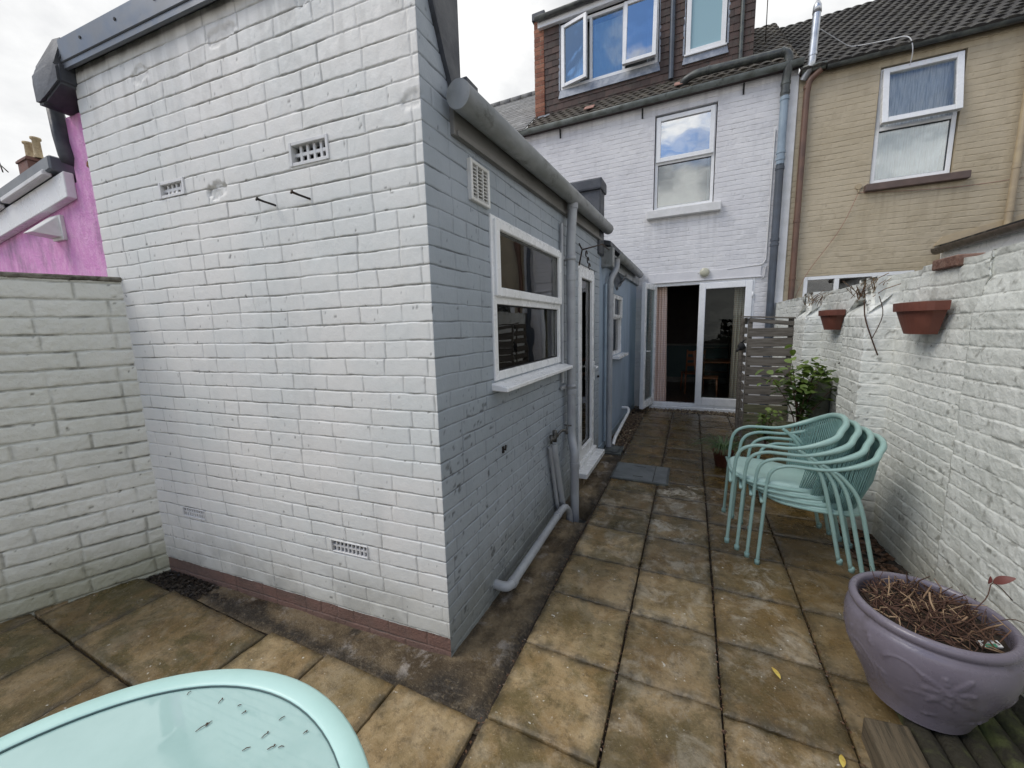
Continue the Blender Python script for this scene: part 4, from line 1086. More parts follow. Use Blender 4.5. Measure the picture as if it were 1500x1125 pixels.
# soil pipe: black over the roof edge, pale blue then slate down the wall
h = lambda x, n, z: FH.p(x, n, z)
pipe_along([h(-.30, -.10, 5.50), h(-.30, .05, 5.62), h(-.10, .12, 5.66), h(1.18, .13, 5.62), h(1.19, .12, 5.40), h(1.175, .075, 5.25), h(1.175, .075, 5.02)], .058, wh, 'black_pipe', 'soil_pipe',
    [(h(.1, .12, 5.655), (1, 0, 0)), (h(1.10, .13, 5.625), (1, 0, 0)), (h(1.175, .075, 5.2), (0, 0, 1)), (h(1.175, .075, 5.07), (0, 0, 1))], .10)
pipe_along([h(1.175, .075, 5.03), h(1.175, .075, 4.02)], .056, wh, 'blue_pipe', 'soil_pipe', [(h(1.175, .075, 4.98), (0, 0, 1)), (h(1.175, .075, 4.12), (0, 0, 1)), (h(1.175, .075, 4.22), (0, 0, 1))])
pipe_along([h(1.175, .075, 4.04), h(1.175, .075, -.1)], .056, wh, 'slate_pipe', 'soil_pipe', [(h(1.175, .075, 3.98), (0, 0, 1)), (h(1.175, .075, 2.9), (0, 0, 1)), (h(1.175, .075, 2.82), (0, 0, 1))])
# white conduit beside the doors and small cables
pipe_along([h(.52, .012, 2.50), h(1.03, .012, 2.535), h(1.08, .012, 2.6), h(1.09, .012, 4.6)], .008, wh, 'sill', 'cable')
pipe_along([h(1.03, .014, 2.30), h(1.07, .014, 2.33), h(1.085, .014, 2.5)], .006, wh, 'sill', 'cable')

# eaves gutter
bm = B(); box(bm, XL, XR-.003, HY-.13, HY+.25, 5.40, 5.468); obj('soffit', bm, 'dark_gutter', wh)
bm = B(); box(bm, XR+.003, 7.4, HY-.13, HY+.25, 5.28, 5.33); obj('soffit', bm, 'dark_gutter', wh)
gutter(FH, -3.3, XR+.03, .12, 5.455, .058, wh, 'gutter_green', (-2.75, -1.75, -1.0, -.2, .9))
for x in (-2.45, -.93, .62):
    bm = B(); hexa(bm, [FH.p(x-.012, .02, 5.22), FH.p(x+.012, .02, 5.22), FH.p(x+.012, -.01, 5.22), FH.p(x-.012, -.01, 5.22), FH.p(x-.012, .05, 5.37), FH.p(x+.012, .05, 5.37), FH.p(x+.012, -.01, 5.37), FH.p(x-.012, -.01, 5.37)])
    obj('gutter_bracket', bm, 'dark', wh)

# tiled roofs: staggered tiles following the slope
def tiled(name, x0, x1, y0, z0, y1, z1, tw, tl, mat, parent, round_=.010, seed=1, th=.012):
    rs = np.random.RandomState(seed); L = math.hypot(y1-y0, z1-z0); d = np.array([0, (y1-y0)/L, (z1-z0)/L]); n = np.array([0, -d[2], d[1]])
    V = []; F = []; T = []; k = 6
    rows = int(L/tl)+1; cols = int((x1-x0)/tw)+1
    for r in range(rows):
        for c in range(-1, cols+1):
            xa = x0+c*tw+(tw/2 if r % 2 else 0); xb = xa+tw*.985
            if xb <= x0 or xa >= x1: continue
            xa = max(xa, x0); xb = min(xb, x1)
            s0 = r*tl-.02+(rs.rand()-.5)*.006; s1 = min(s0+tl*1.15, L); lift = th*(1.2+rs.rand()*.5); b = len(V); t = rs.rand()
            for i in range(k+1):
                f = i/k; xx = xa+(xb-xa)*f; cr = round_*math.sin(PI*f)
                for s, hh in ((s0, -.004), (s0, lift+cr), (s1, .003+cr)):
                    p = np.array([xx, y0, z0])+d*s+n*hh; V.append(p); T.append(t)
            for i in range(k):
                a = b+i*3; F.append((a, a+3, a+4, a+1)); F.append((a+1, a+4, a+5, a+2))
    # underlay
    b = len(V)
    for x, s in ((x0, 0), (x1, 0), (x1, L), (x0, L)): V.append(np.array([x, y0, z0])+d*s-n*.01); T.append(0)
    F.append((b, b+1, b+2, b+3))
    return link(name, np_mesh(name, np.array(V), np.array(F), None, False, {'tint': np.array(T)}), mat, parent)
RY0, RZ0, RY1, RZ1 = 7.66, 5.47, 10.3, 7.58
sl_ = (RZ1-RZ0)/(RY1-RY0)
rz = lambda y: RZ0+sl_*(y-RY0)
tiled('roof', -3.12, XR-.02, RY0, RZ0, RY1, RZ1, .155, .165, 'roof_tile', wh, .016, 3)
MT['pink_tile'] = simple('pinkish replacement tile', (.36, .20, .16), .8, (.25, .15, .12), 20)
for x in (-1.98, -.42):   # pink replaced tiles
    bm = B(); d_ = Vector((0, RY1-RY0, RZ1-RZ0)).normalized(); n_ = Vector((0, -d_.z, d_.y)); p_ = Vector((x, RY0, RZ0))+d_*.10+n_*.045
    hexa(bm, [p_, p_+Vector((.19, 0, 0)), p_+Vector((.19, 0, 0))+d_*.17, p_+d_*.17]+[v+n_*.02 for v in (p_, p_+Vector((.19, 0, 0)), p_+Vector((.19, 0, 0))+d_*.17, p_+d_*.17)], .008)
    obj('replaced_tile', bm, 'pink_tile', wh)

# dormer
DY = 8.2; FD = Frame((0, DY), (1, 0)); DX0, DX1, DZ0, DZ1 = -2.90, .76, 5.86, 7.50
dm = B(); box(dm, DX0, DX1, DY+.25, RY1+.6, 5.9, DZ1-.02)
# front boards around the openings
DW1 = (-2.555, -.735, 6.28, 7.44); DW2 = (-.275, .345, 6.26, 7.46)
for a, b, c, d in ((DX0, DW1[0], DZ0, DZ1), (DW1[1], DW2[0], DZ0, DZ1), (DW2[1], DX1, DZ0, DZ1), (DW1[0], DW1[1], DZ0, DW1[2]), (DW1[0], DW1[1], DW1[3], DZ1), (DW2[0], DW2[1], DZ0, DW2[2]), (DW2[0], DW2[1], DW2[3], DZ1)):
    FD.box(dm, a, b, -.25, -.03, c, d)
dor = obj('dormer', dm, 'hung_tile', wh); dor['_w'] = 1
def hung(a, b, c, d, seed):
    o = tiled('tile_hanging', a, b, DY, c, DY-.02*(d-c), d, .165, .115, 'hung_tile', dor, .002, seed, .010); return o
hung(DX0, DW1[0]-.03, DZ0, DZ1, 5); hung(DW1[1]+.03, DW2[0]-.03, DZ0, DZ1, 6); hung(DW2[1]+.03, DX1, DZ0, DZ1, 7)
hung(DW1[0]-.03, DW1[1]+.03, DZ0+.0, DW1[2]-.12, 8); hung(DW2[0]-.03, DW2[1]+.03, DZ0, DW2[2]-.12, 9)
bm = B()
for w in (DW1, DW2):
    hexa(bm, [FD.p(w[0]-.05, .045, w[2]-.15), FD.p(w[1]+.05, .045, w[2]-.15), FD.p(w[1]+.05, -.02, w[2]-.15), FD.p(w[0]-.05, -.02, w[2]-.15), FD.p(w[0]-.02, .03, w[2]), FD.p(w[1]+.02, .03, w[2]), FD.p(w[1]+.02, -.02, w[2]), FD.p(w[0]-.02, -.02, w[2])])
    for x in (w[0]-.045, w[1]+.015): FD.box(bm, x, x+.03, -.02, .028, w[2], DZ1-.02)
FD.box(bm, DX0-.16, DX0+.12, .0, .06, DZ0-.02, DZ0+.05, .02)
obj('flashing', bm, 'lead', dor)
# casement window of three lights: outer two ajar
bm = B(); frame_ring(bm, FD, DW1[0], DW1[1], DW1[2], DW1[3], .055, -.05, .03, .004)
l1, l2 = DW1[0]+.60, DW1[0]+1.22
for x in (l1, l2): FD.box(bm, x-.025, x+.025, -.05, .028, DW1[2]+.055, DW1[3]-.055, .004)
cw = obj('casement_window', bm, 'upvc', dor)
pane(FD, l1+.025, l2-.025, DW1[2]+.055, DW1[3]-.055, -.01, 'glass_half', dor)
def casement(x0, x1, zz0, zz1, ang, hinge_top, mat):
    if not hinge_top:
        Fc = Frame((x0, DY-.03), (math.cos(-ang), math.sin(-ang)))
        bm = B(); frame_ring(bm, Fc, 0, x1-x0, zz0, zz1, .062, -.03, .03, .005); obj('casement', bm, 'upvc', dor)
        pane(Fc, .06, x1-x0-.06, zz0+.06, zz1-.06, 0, mat, dor)
    else:
        def T(u, n, z):
            r = zz1-z; return FD.p(u, .035+math.sin(ang)*r+n*math.cos(ang), zz1-math.cos(ang)*r+n*math.sin(ang))
        def tb(bm, u0, u1, n0, n1, za, zb, bv=.004): hexa(bm, [T(u0, n1, za), T(u1, n1, za), T(u1, n0, za), T(u0, n0, za), T(u0, n1, zb), T(u1, n1, zb), T(u1, n0, zb), T(u0, n0, zb)], bv)
        bm = B(); tb(bm, x0, x0+.065, -.03, .03, zz0, zz1); tb(bm, x1-.065, x1, -.03, .03, zz0, zz1); tb(bm, x0+.065, x1-.065, -.03, .028, zz0, zz0+.065); tb(bm, x0+.065, x1-.065, -.03, .028, zz1-.065, zz1)
        obj('casement', bm, 'upvc', dor); bm = B(); tb(bm, x0+.065, x1-.065, -.004, .004, zz0+.065, zz1-.065, 0); obj('pane', bm, mat, dor)
casement(DW1[0]+.03, l1-.03, DW1[2]+.03, DW1[3]-.03, math.radians(14), False, 'glass_half')
casement(l2+.0, DW1[1]-.02, DW1[2]+.03, DW1[3]-.02, math.radians(7), True, 'glass_coated')
bm = B(); frame_ring(bm, FD, DW2[0], DW2[1], DW2[2], DW2[3], .075, -.05, .035, .005); FD.box(bm, DW2[0]-.02, DW2[1]+.02, -.02, .06, DW2[2]-.03, DW2[2]-.001, .004); obj('bathroom_window', bm, 'upvc', dor)
pane(FD, DW2[0]+.075, DW2[1]-.075, DW2[2]+.075, DW2[3]-.075, 0, 'glass_frost', dor)
bm = B(); v_ = FD; room(bm, FD, DX0+.05, DX1-.05, -.249, -.24, DZ0+.1, DZ1-.05); obj('loft_room', bm, ['bedroom']*3, dor)
tag(drape('curtain', FD, DW1[0]+.08, DW1[0]+.36, -.13, 6.33, 7.3, 'white_cloth', folds=4, amp=.02), 'white curtain behind the left dormer casement', 'curtain')
tag(drape('curtain', FD, l2+.40, l2+.52, -.13, 6.33, 7.3, 'white_cloth', folds=2, amp=.02), 'narrow white curtain behind the right dormer casement', 'curtain')
tag(drape('curtain', FD, l1+.03, l2-.03, -.13, 6.33, 7.35, 'white_cloth', folds=5, amp=.004), 'flat white blind behind the middle dormer light', 'blind')
# dormer flat roof, fascia, gutter and pipes
bm = B(); box(bm, DX0-.12, DX1+.1, DY-.16, RY1+.7, 7.60, 7.66, .01); obj('dormer_roof', bm, 'felt', wh)
bm = B(); box(bm, DX0-.10, DX1+.08, DY-.12, DY-.02, 7.47, 7.60, .004); obj('dormer_fascia', bm, 'upvc', wh)
gutter(FD, DX0-.13, -.9, .18, 7.62, .05, wh, 'black_pipe', (-2.2,), name='dormer_gutter')
pipe_along([FD.p(-.50, .05, 7.75), FD.p(-.50, .05, 5.93)], .042, wh, 'slate_pipe', 'dormer_pipe')
pipe_along([FD.p(.575, .04, 7.75), FD.p(.575, .04, 5.95)], .030, wh, 'black_pipe', 'dormer_pipe')
# brick party stack beside the dormer
cs = thing('chimney_stack', 'red brick party wall stack rising beside the left end of the dormer', 'chimney', (-3.0, 8.3, 5.9))
brick_wall('stack', [(-3.10, 8.9), (-3.10, 8.16), (-2.905, 8.16), (-2.905, 8.9)][1:3] if False else [(-3.11, 8.95), (-3.11, 8.16), (-2.90, 8.16), (-2.90, 8.95)], 5.75, 7.66, .012, .012, 'bare_brick', cs,
    course=.0806, bl=.232, seed=44, depth=.008, jw=.010, rough=.002, grim=1.4)
bm = B(); box(bm, -3.14, -2.87, 8.12, 9.0, 7.66, 7.80, .01); obj('capping', bm, 'felt', cs)
tag(obj('chimney_pot', (lambda bm: (lathe(bm, [(.09, 0), (.10, .05), (.085, .1), (.10, .45), (.12, .47), (.12, .52), (.08, .52), (.08, .1)], (-3.3, 9.4, 7.9), 20), bm)[1])(B()), 'chimney_pot'), 'buff chimney pot just showing above the dormer gutter', 'chimney pot')
# ridge and roof of the house further left
lh = thing('slate_roofed_house', 'neighbouring terraced house with grey slate roof left of the dormer', 'house', (-5, 9, 0))
tiled('roof', -8.0, -3.12, RY0-.05, RZ0, RY1, RZ1, .25, .19, 'slate', lh, .0, 12, .006)
bm = B(); box(bm, -8, -3.36, HY, HY+.2, 0, 5.45); obj('wall', bm, 'house_white', lh)
bm = B()
for i in range(16):
    x = -8+i*.31; tube(bm, [(x, RY1, RZ1+.0), (x+.30, RY1, RZ1+.0)], .09, 10)
obj('ridge_tile', bm, 'slate', lh)

# ================================================================== BEIGE HOUSE
bh = thing('beige_house', 'beige painted brick terraced house with dark tiled roof on the right', 'house', (2.8, HY, 0))
W4 = (2.325, 3.215, 3.565, 5.14); W5 = (1.62, 2.95, 1.15, 2.285)
X0b = 1.353
def beige_extra(U, V, h, g):
    m_ = (U+X0b > W4[0]-.1)*(U+X0b < W4[1]+.2)*(V < 3.46)*np.exp(-(3.46-V)/.5); g = np.maximum(g, m_*.5*sstep(fbm(U*22, V*1.2, 3, 66), .45, .62))
    g = np.maximum(g, .5*sstep(V, 4.9, 5.25)*sstep(fbm(U*14, V*1.0, 3, 67), .42, .62))
    cr = sstep(fbm(U*6, V*7, 5, 63), .65, .69); h = h-.002*cr; g = np.maximum(g, cr*.3)
    # stepped old roof line under the lean-to's roof, chips
    s = (np.abs((V-2.62)-(U-1.75)*.0) < .012) & (U > 1.78) & (U < 2.3); return h-.004*s, np.maximum(g, .8*s)
brick_wall('wall', [(X0b, HY), (7.5, HY)], -.1, 5.30, .014, .014, 'beige_brick', bh, course=.0806, bl=.245, seed=52, depth=.0040, jw=.010, rough=.0024,
    pillow=.0003, wav=.012, offs=.0012, vj=.45, holes=[(W4[0]-X0b, W4[1]-X0b, W4[2], W4[3], .11), (W5[0]-X0b, W5[1]-X0b, W5[2], W5[3], .08)], header=.5, grim=.55, extra=beige_extra)
bm = B(); FH.box(bm, W4[0]-.06, W4[1]+.16, -.10, .09, 3.46, 3.56, .008); obj('window_sill', bm, 'brown_sill', bh)
upper_window(bh, W4[0], W4[1], W4[2], W4[3], 4.33, -.03, ('glass_half', 'glass'), .17, .02)
bm = B(); room(bm, FH, 1.6, 4.5, -3, -.12, 2.75, 5.25); obj('bedroom', bm, ['bedroom', 'room_floor', 'bedroom'], bh)
bm = B(); room(bm, FH, 1.45, 4.5, -3, -.09, .05, 2.6); obj('ground_floor_room', bm, ['bedroom', 'room_floor', 'bedroom'], bh)
tag(drape('curtain', FH, W4[0]+.03, W4[1]-.03, -.112, 3.58, 5.12, 'net', folds=9, amp=.012), 'pale net curtain filling the beige house first floor window', 'curtain')
bm = B(); frame_ring(bm, FH, W5[0], W5[1], W5[2], W5[3], .055, -.07, .0, .004)
for x in (2.05, 2.5): FH.box(bm, x-.03, x+.03, -.07, -.002, W5[2]+.055, W5[3]-.055, .003)
obj('kitchen_window', bm, 'upvc', bh); pane(FH, W5[0]+.05, W5[1]-.05, W5[2]+.05, W5[3]-.05, -.045, 'glass', bh)
tiled('roof', XR+.0, 8.5, RY0-.02, RZ0-.17, RY1, RZ1-.12, .15, .150, 'roof_dark', bh, .017, 13)
gutter(FH, XR+.32, 8.0, .11, 5.31, .055, bh, 'black_pipe', (2.4, 3.6))
gutter(FH, XR+.02, XR+.31, .11, 5.335, .056, bh, 'gutter_green', ())
pipe_along([h(1.60, .11, 5.26), h(1.47, .08, 5.16), h(1.455, .06, 5.0), h(1.455, .06, -.05)], .042, bh, 'brown_pipe', 'downpipe', [(h(1.455, .06, 5.08), (0, 0, 1)), (h(1.455, .06, 3.15), (0, 0, 1)), (h(1.455, .06, 2.27), (0, 0, 1))], .06)
pipe_along([h(3.80, .11, 5.26), h(3.80, .07, 5.1), h(3.80, .07, 2.75)], .038, bh, 'beige_pipe', 'downpipe', [(h(3.8, .07, 4.75), (0, 0, 1)), (h(3.8, .07, 3.52), (0, 0, 1)), (h(3.8, .07, 2.98), (0, 0, 1))], .06)
pipe_along([h(1.40, .05, 5.20), h(1.47, .13, 5.34), h(1.475, .13, 5.45), h(1.49, .13, 6.02)], .050, bh, 'stainless', 'flue', [(h(1.476, .13, 5.48), (0, 0, 1))], .07)
bm = B(); tube(bm, [h(1.49, .13, 6.02), h(1.49, .13, 6.12), h(1.49, .13, 6.20)], [.056, .05, .012], 14); obj('flue_cowl', bm, 'stainless', bh)
# TV cable over the roof and down to the window
pipe_along([h(1.55, .15, 5.78), (2.0, 8.0, 5.62), (2.35, 7.82, 5.50), h(2.55, .16, 5.40), h(2.60, .17, 5.20), h(2.62, .05, 5.06)], .006, bh, 'white_cloth', 'cable', (), .1, 5)
bm = B(); tube(bm, [(1.02, 9.0, 6.5), (1.0, 9.0, 8.6)], .008, 6); tag(obj('aerial_mast', bm, 'iron'), 'thin grey aerial mast standing between the two roofs', 'mast')
# washing line from an eye on the beige wall
bm = B(); tube(bm, fillet([h(2.2, .03, 3.47), h(2.05, .03, 3.0), h(1.62, .03, 2.3), h(1.5, .03, 1.9)], .3), .004, 5)
pts = [h(2.2+.28*k, .03, 3.47-.10*math.sin(PI*k/9)) for k in range(10)]; tube(bm, pts, .004, 5)
cl = thing('washing_line', 'thin pink cord strung from an eye on the beige wall', 'cord', (2.2, HY-.03, 3.47)); 
MT['cord'] = simple('faded pink cord', (.30, .17, .13), .8)
obj('line', bm, 'cord', cl)
bm = B(); tube(bm, [h(2.2, 0, 3.5), h(2.2, .04, 3.5), h(2.2, .04, 3.46)], .008, 6); tube(bm, [h(2.2, 0, 3.56), h(2.2, .02, 3.56)], .04, 14); obj('eye', bm, 'beige_pipe', cl)

# neighbour's lean-to over the garden wall
nl = thing('neighbour_lean_to', 'low lean-to with dark brown gutter showing above the right garden wall', 'lean-to', (3.4, 6, 0))
FN = Frame((3.2, 7.78), (0, -1))     # outward = -x
bm = B(); FN.box(bm, 0, 4.6, -.15, -.03, 0, 2.44); obj('wall', bm, 'rough_white', nl)
bm = B(); FN.box(bm, 0, 4.6, -.03, .0, 2.34, 2.50, .003); obj('fascia', bm, 'upvc', nl)
gutter(FN, .05, 4.6, .07, 2.55, .06, nl, 'dark_gutter', (.9, 2.4))
bm = B(); p = [FN.p(0, .02, 2.56), FN.p(4.6, .02, 2.56), FN.p(4.6, -1.6, 3.0), FN.p(0, -1.6, 3.0)]; hexa(bm, p+[v+Vector((0, 0, .05)) for v in p]); obj('roof', bm, 'roof_dark', nl)
bm = B(); hexa(bm, [(3.12, HY-.02, 2.60), (4.9, HY-.02, 3.05), (4.9, HY+.02, 3.05), (3.12, HY+.02, 2.60), (3.20, HY-.012, 2.72), (4.9, HY-.012, 3.16), (4.9, HY+.02, 3.16), (3.20, HY+.02, 2.72)]); obj('wall_flashing', bm, 'beige_pipe', nl)

# ================================================================== PINK NEIGHBOUR
pk = thing('pink_house', 'pink rendered neighbouring building behind the left garden wall', 'house', (-4.2, 1.2, 0))
bm = B()
def pinkgrid(u0, u1, z0, z1, n=-.05):
    FG.box(bm, u0, u1, -.35, n, z0, z1)
pinkgrid(-.275, -.008, .0, 2.98); pinkgrid(-4.0, -.275, .0, 2.40)
hexa(bm, [FG.p(-4.0, -.05, 2.40), FG.p(-.275, -.05, 2.40), FG.p(-.275, -.35, 2.40), FG.p(-4.0, -.35, 2.40), FG.p(-4.0, -.05, 2.0), FG.p(-.275, -.05, 2.60), FG.p(-.275, -.35, 2.60), FG.p(-4.0, -.35, 2.0)][:4] + [FG.p(-4.0, -.05, 2.401), FG.p(-.275, -.05, 2.60), FG.p(-.275, -.35, 2.60), FG.p(-4.0, -.35, 2.401)])
obj('wall', bm, 'pink', pk)
# rough mortar edge between the pink render and the gable
bm = B(); rs_ = np.random.RandomState(5)
pts = [FG.p(-.012+.006*rs_.randn()*1, -.045+.006*rs_.rand(), 1.9+.03*k) for k in range(37)]
tube(bm, pts, [.014+.012*rs_.rand() for _ in pts], 6)
MT['mortar_rough'] = simple('crumbling grey mortar', (.20, .19, .15), .9, (.07, .06, .045), 25, bs=60, bd=.01)
obj('mortar_fillet', bm, 'mortar_rough', pk)
bm = B(); tube(bm, [FG.p(-.02, -.03, 2.64), FG.p(.0, -.025, 2.66)], .03, 7); MT['rust'] = simple('rusty foam', (.30, .14, .05), .9, (.18, .08, .03), 30, bs=80, bd=.01); obj('rust_patch', bm, 'rust', pk)
sk = lambda u, z: z-.150*(-u-.3)     # the roof edge falls away to the left
def slant(bm, u0, u1, n0, n1, za, zb, bev=0):
    hexa(bm, [FG.p(u0, n1, sk(u0, za)), FG.p(u1, n1, sk(u1, za)), FG.p(u1, n0, sk(u1, za)), FG.p(u0, n0, sk(u0, za)), FG.p(u0, n1, sk(u0, zb)), FG.p(u1, n1, sk(u1, zb)), FG.p(u1, n0, sk(u1, zb)), FG.p(u0, n0, sk(u0, zb))], bev)
bm = B(); slant(bm, -4.0, -.295, -.05, -.0, 2.50, 2.655, .004); obj('fascia', bm, 'upvc', pk)
bm = B(); slant(bm, -4.0, -.36, -.35, .03, 2.675, 2.765, .01); obj('roof_edge', bm, 'trim_grey', pk)
bm = B(); slant(bm, -1.02, -.42, .0, .045, 2.655, 2.690, .006); slant(bm, -1.6, -1.10, .0, .04, 2.65, 2.68, .006); obj('flaked_board', bm, 'sill', pk)
bm = B(); tube(bm, [FG.p(-.30, -.02, 3.02), FG.p(-.30, -.03, 2.86), FG.p(-.275, -.035, 2.74), FG.p(-.285, -.03, 2.70)], [.04, .045, .05, .03], 8, flat=(1, .5)); obj('felt_strip', bm, 'felt', pk)
bm = B()   # white extractor cowl
c_ = FG.p(-.50, -.048, 2.40)
f = lambda u, n, z: FG.p(-.585+u*.85, -.048+n*.9, 2.30+z*.95)
hexa(bm, [f(-.085, .0, 0), f(.085, .0, 0), f(.085, .0, 0)+FG.n*.0, f(-.085, 0, 0)][:0] + [f(-.09, .16, -.005), f(.04, .16, -.005), f(.085, 0, -.02), f(-.085, 0, -.02), f(-.06, .02, .13), f(.06, .02, .13), f(.075, 0, .14), f(-.075, 0, .14)], .003)
FG.box(bm, -.585-.055, -.585+.085, -.05, -.03, 2.265, 2.425, .002)
obj('vent_cowl', bm, 'pale_plastic', pk)

# far chimneys beyond the pink house
fc = thing('far_chimney', 'distant brick chimney with two buff pots above the pink building roof', 'chimney', (-18.0, 7.5, 5.0))

# ================================================================== GARDEN WALLS
J = np.array([-3.215, 1.235]); K = np.array([-3.50, .55]); dL = (J-K)/np.linalg.norm(J-K)
lw = thing('left_garden_wall', 'grey green painted rustic brick garden wall on the left meeting the gable', 'wall', (float(K[0]), float(K[1]), 0))
brick_wall('wall_face', [K-dL*1.6, J+dL*.02], -.08, 1.95, .007, .009, 'old_white', lw, course=.1005, bl=.30, seed=61, depth=.010, jw=.015, rough=.0032, pillow=.0015, wav=.012, vj=.7,
    thick=.22, header=.15, offs=.0022, top=lambda U: .010*(fbm(U*6, U*0, 3, 9)-.5)*2, grim=.9)
MT['wall_top'] = simple('dark mossy coping mortar', (.10, .09, .07), .9, (.22, .21, .17), 14, bs=40, bd=.012, dirt=(.035, .03, .02), dscale=12, dlo=.45, dhi=.65)
bm = B(); Fw = Frame(K-dL*1.6, dL); Lw = 1.6+float(np.linalg.norm(J-K))
Fw.box(bm, 0, Lw+.02, -.225, .006, 1.942, 1.972, .008); obj('coping', bm, 'wall_top', lw)

# right wall with piers
rw = thing('right_garden_wall', 'rough white painted brick garden wall with piers along the right side', 'wall', (1.3, 4.5, 0))
xw = 1.285
rp = [(xw-.03, 7.77), (xw-.02, 5.62), (1.12, 5.60), (1.12, 5.20), (xw-.01, 5.18), (xw, 4.02), (1.125, 4.00), (1.125, 3.58), (xw, 3.56), (xw+.02, 2.74), (xw-.02, 2.72), (xw+.0, .2)]
def rw_vp(U, V):  # piers lean back near their tops (tumbled brick)
    L = [0]
    for a, b in zip(rp, rp[1:]): L.append(L[-1]+math.hypot(b[0]-a[0], b[1]-a[1]))
    out = np.zeros_like(U)
    for (i0, i1, dpt) in ((1, 4, .15), (5, 8, .15), (9, 11, .035)):
        u0, u1 = L[i0], L[i1]
        inside = (U > u0+1e-6) & (U < u1-1e-6)
        j = .03*(fbm(U*14, V*14, 3, 8)-.5)
        out -= inside*dpt*sstep(V+j, 1.60, 1.80)*np.minimum(1, np.minimum(U-u0, u1-U)/.12 if i0 != 9 else 1)
    return out
def rw_extra(U, V, h, g):
    m_ = sstep(fbm(U*2.2, V*2.6, 5, 70), .50, .62); h = h+.004*m_*(fbm(U*14, V*14, 4, 71)-.5)
    # grime runs from the pots and piers
    g = np.maximum(g, .5*sstep(fbm(U*9, V*1.6, 4, 72), .62, .74)*sstep(V, .8, 1.8))
    g = np.maximum(g, .75*sstep(V, 1.80, 1.90)*sstep(fbm(U*10, V*10, 4, 73), .45, .62))
    ch = sstep(fbm(U*30, V*30, 4, 74), .70, .76); g = np.maximum(g, ch*.8)
    rg = 1-np.abs(fbm(U*7, V*16, 4, 75)-.5)*9; h = h+.0035*np.clip(rg, 0, 1)**2*sstep(fbm(U*3, V*3, 3, 76), .42, .6)
    return h, g
brick_wall('wall_face', rp, -.08, 1.89, .0095, .010, 'rough_white', rw, course=.0806, bl=.245, seed=71, depth=.0026, jw=.012, rough=.0034, pillow=.0003, wav=.022, vj=.28,
    thick=.23, header=.3, offs=.0018, top=lambda U: .012*(fbm(U*5, U*0, 3, 19)-.5)*2+.018*(U > 5.0), extra=rw_extra, grim=.34, vprof=rw_vp)
bm = B(); box(bm, xw-.012, xw+.10, 2.93, 3.17, 1.865, 1.925, .006); MT['rw_brick'] = simple('bare brown coping brick', (.14, .07, .05), .8, (.20, .12, .09), 20, bs=60, bd=.008)
obj('loose_brick', bm, 'rw_brick', rw)
exec_marker = 0

# ================================================================== STACKED CHAIRS
def arc_loop():
    """the bent tube: left front foot - arm - back loop - arm - right front foot"""
    w = .235
    side = [(0.0, -w, 0), (.012, -w, .30), (.022, -w, .56), (.05, -w-.003, .655), (.12, -w-.012, .695), (.20, -w-.020, .700), (.29, -w-.026, .700), (.37, -w-.030, .715), (.46, -w-.030, .750), (.525, -w-.010, .785), (.560, -.19, .818), (.590, -.14, .843), (.606, -.07, .857)]
    top = [(.612, 0, .861)]
    return side+top+[(x, -y, z) for x, y, z in side[::-1]]
def catmull(P, n=5):
    P = [Vector(p) for p in P]; out = []
    for i in range(len(P)-1):
        a = P[max(i-1, 0)]; b = P[i]; c = P[i+1]; d = P[min(i+2, len(P)-1)]
        for k in range(n):
            t = k/n; out.append(.5*((2*b)+(-a+c)*t+(2*a-5*b+4*c-d)*t*t+(-a+3*b-3*c+d)*t**3))
    out.append(P[-1]); return out
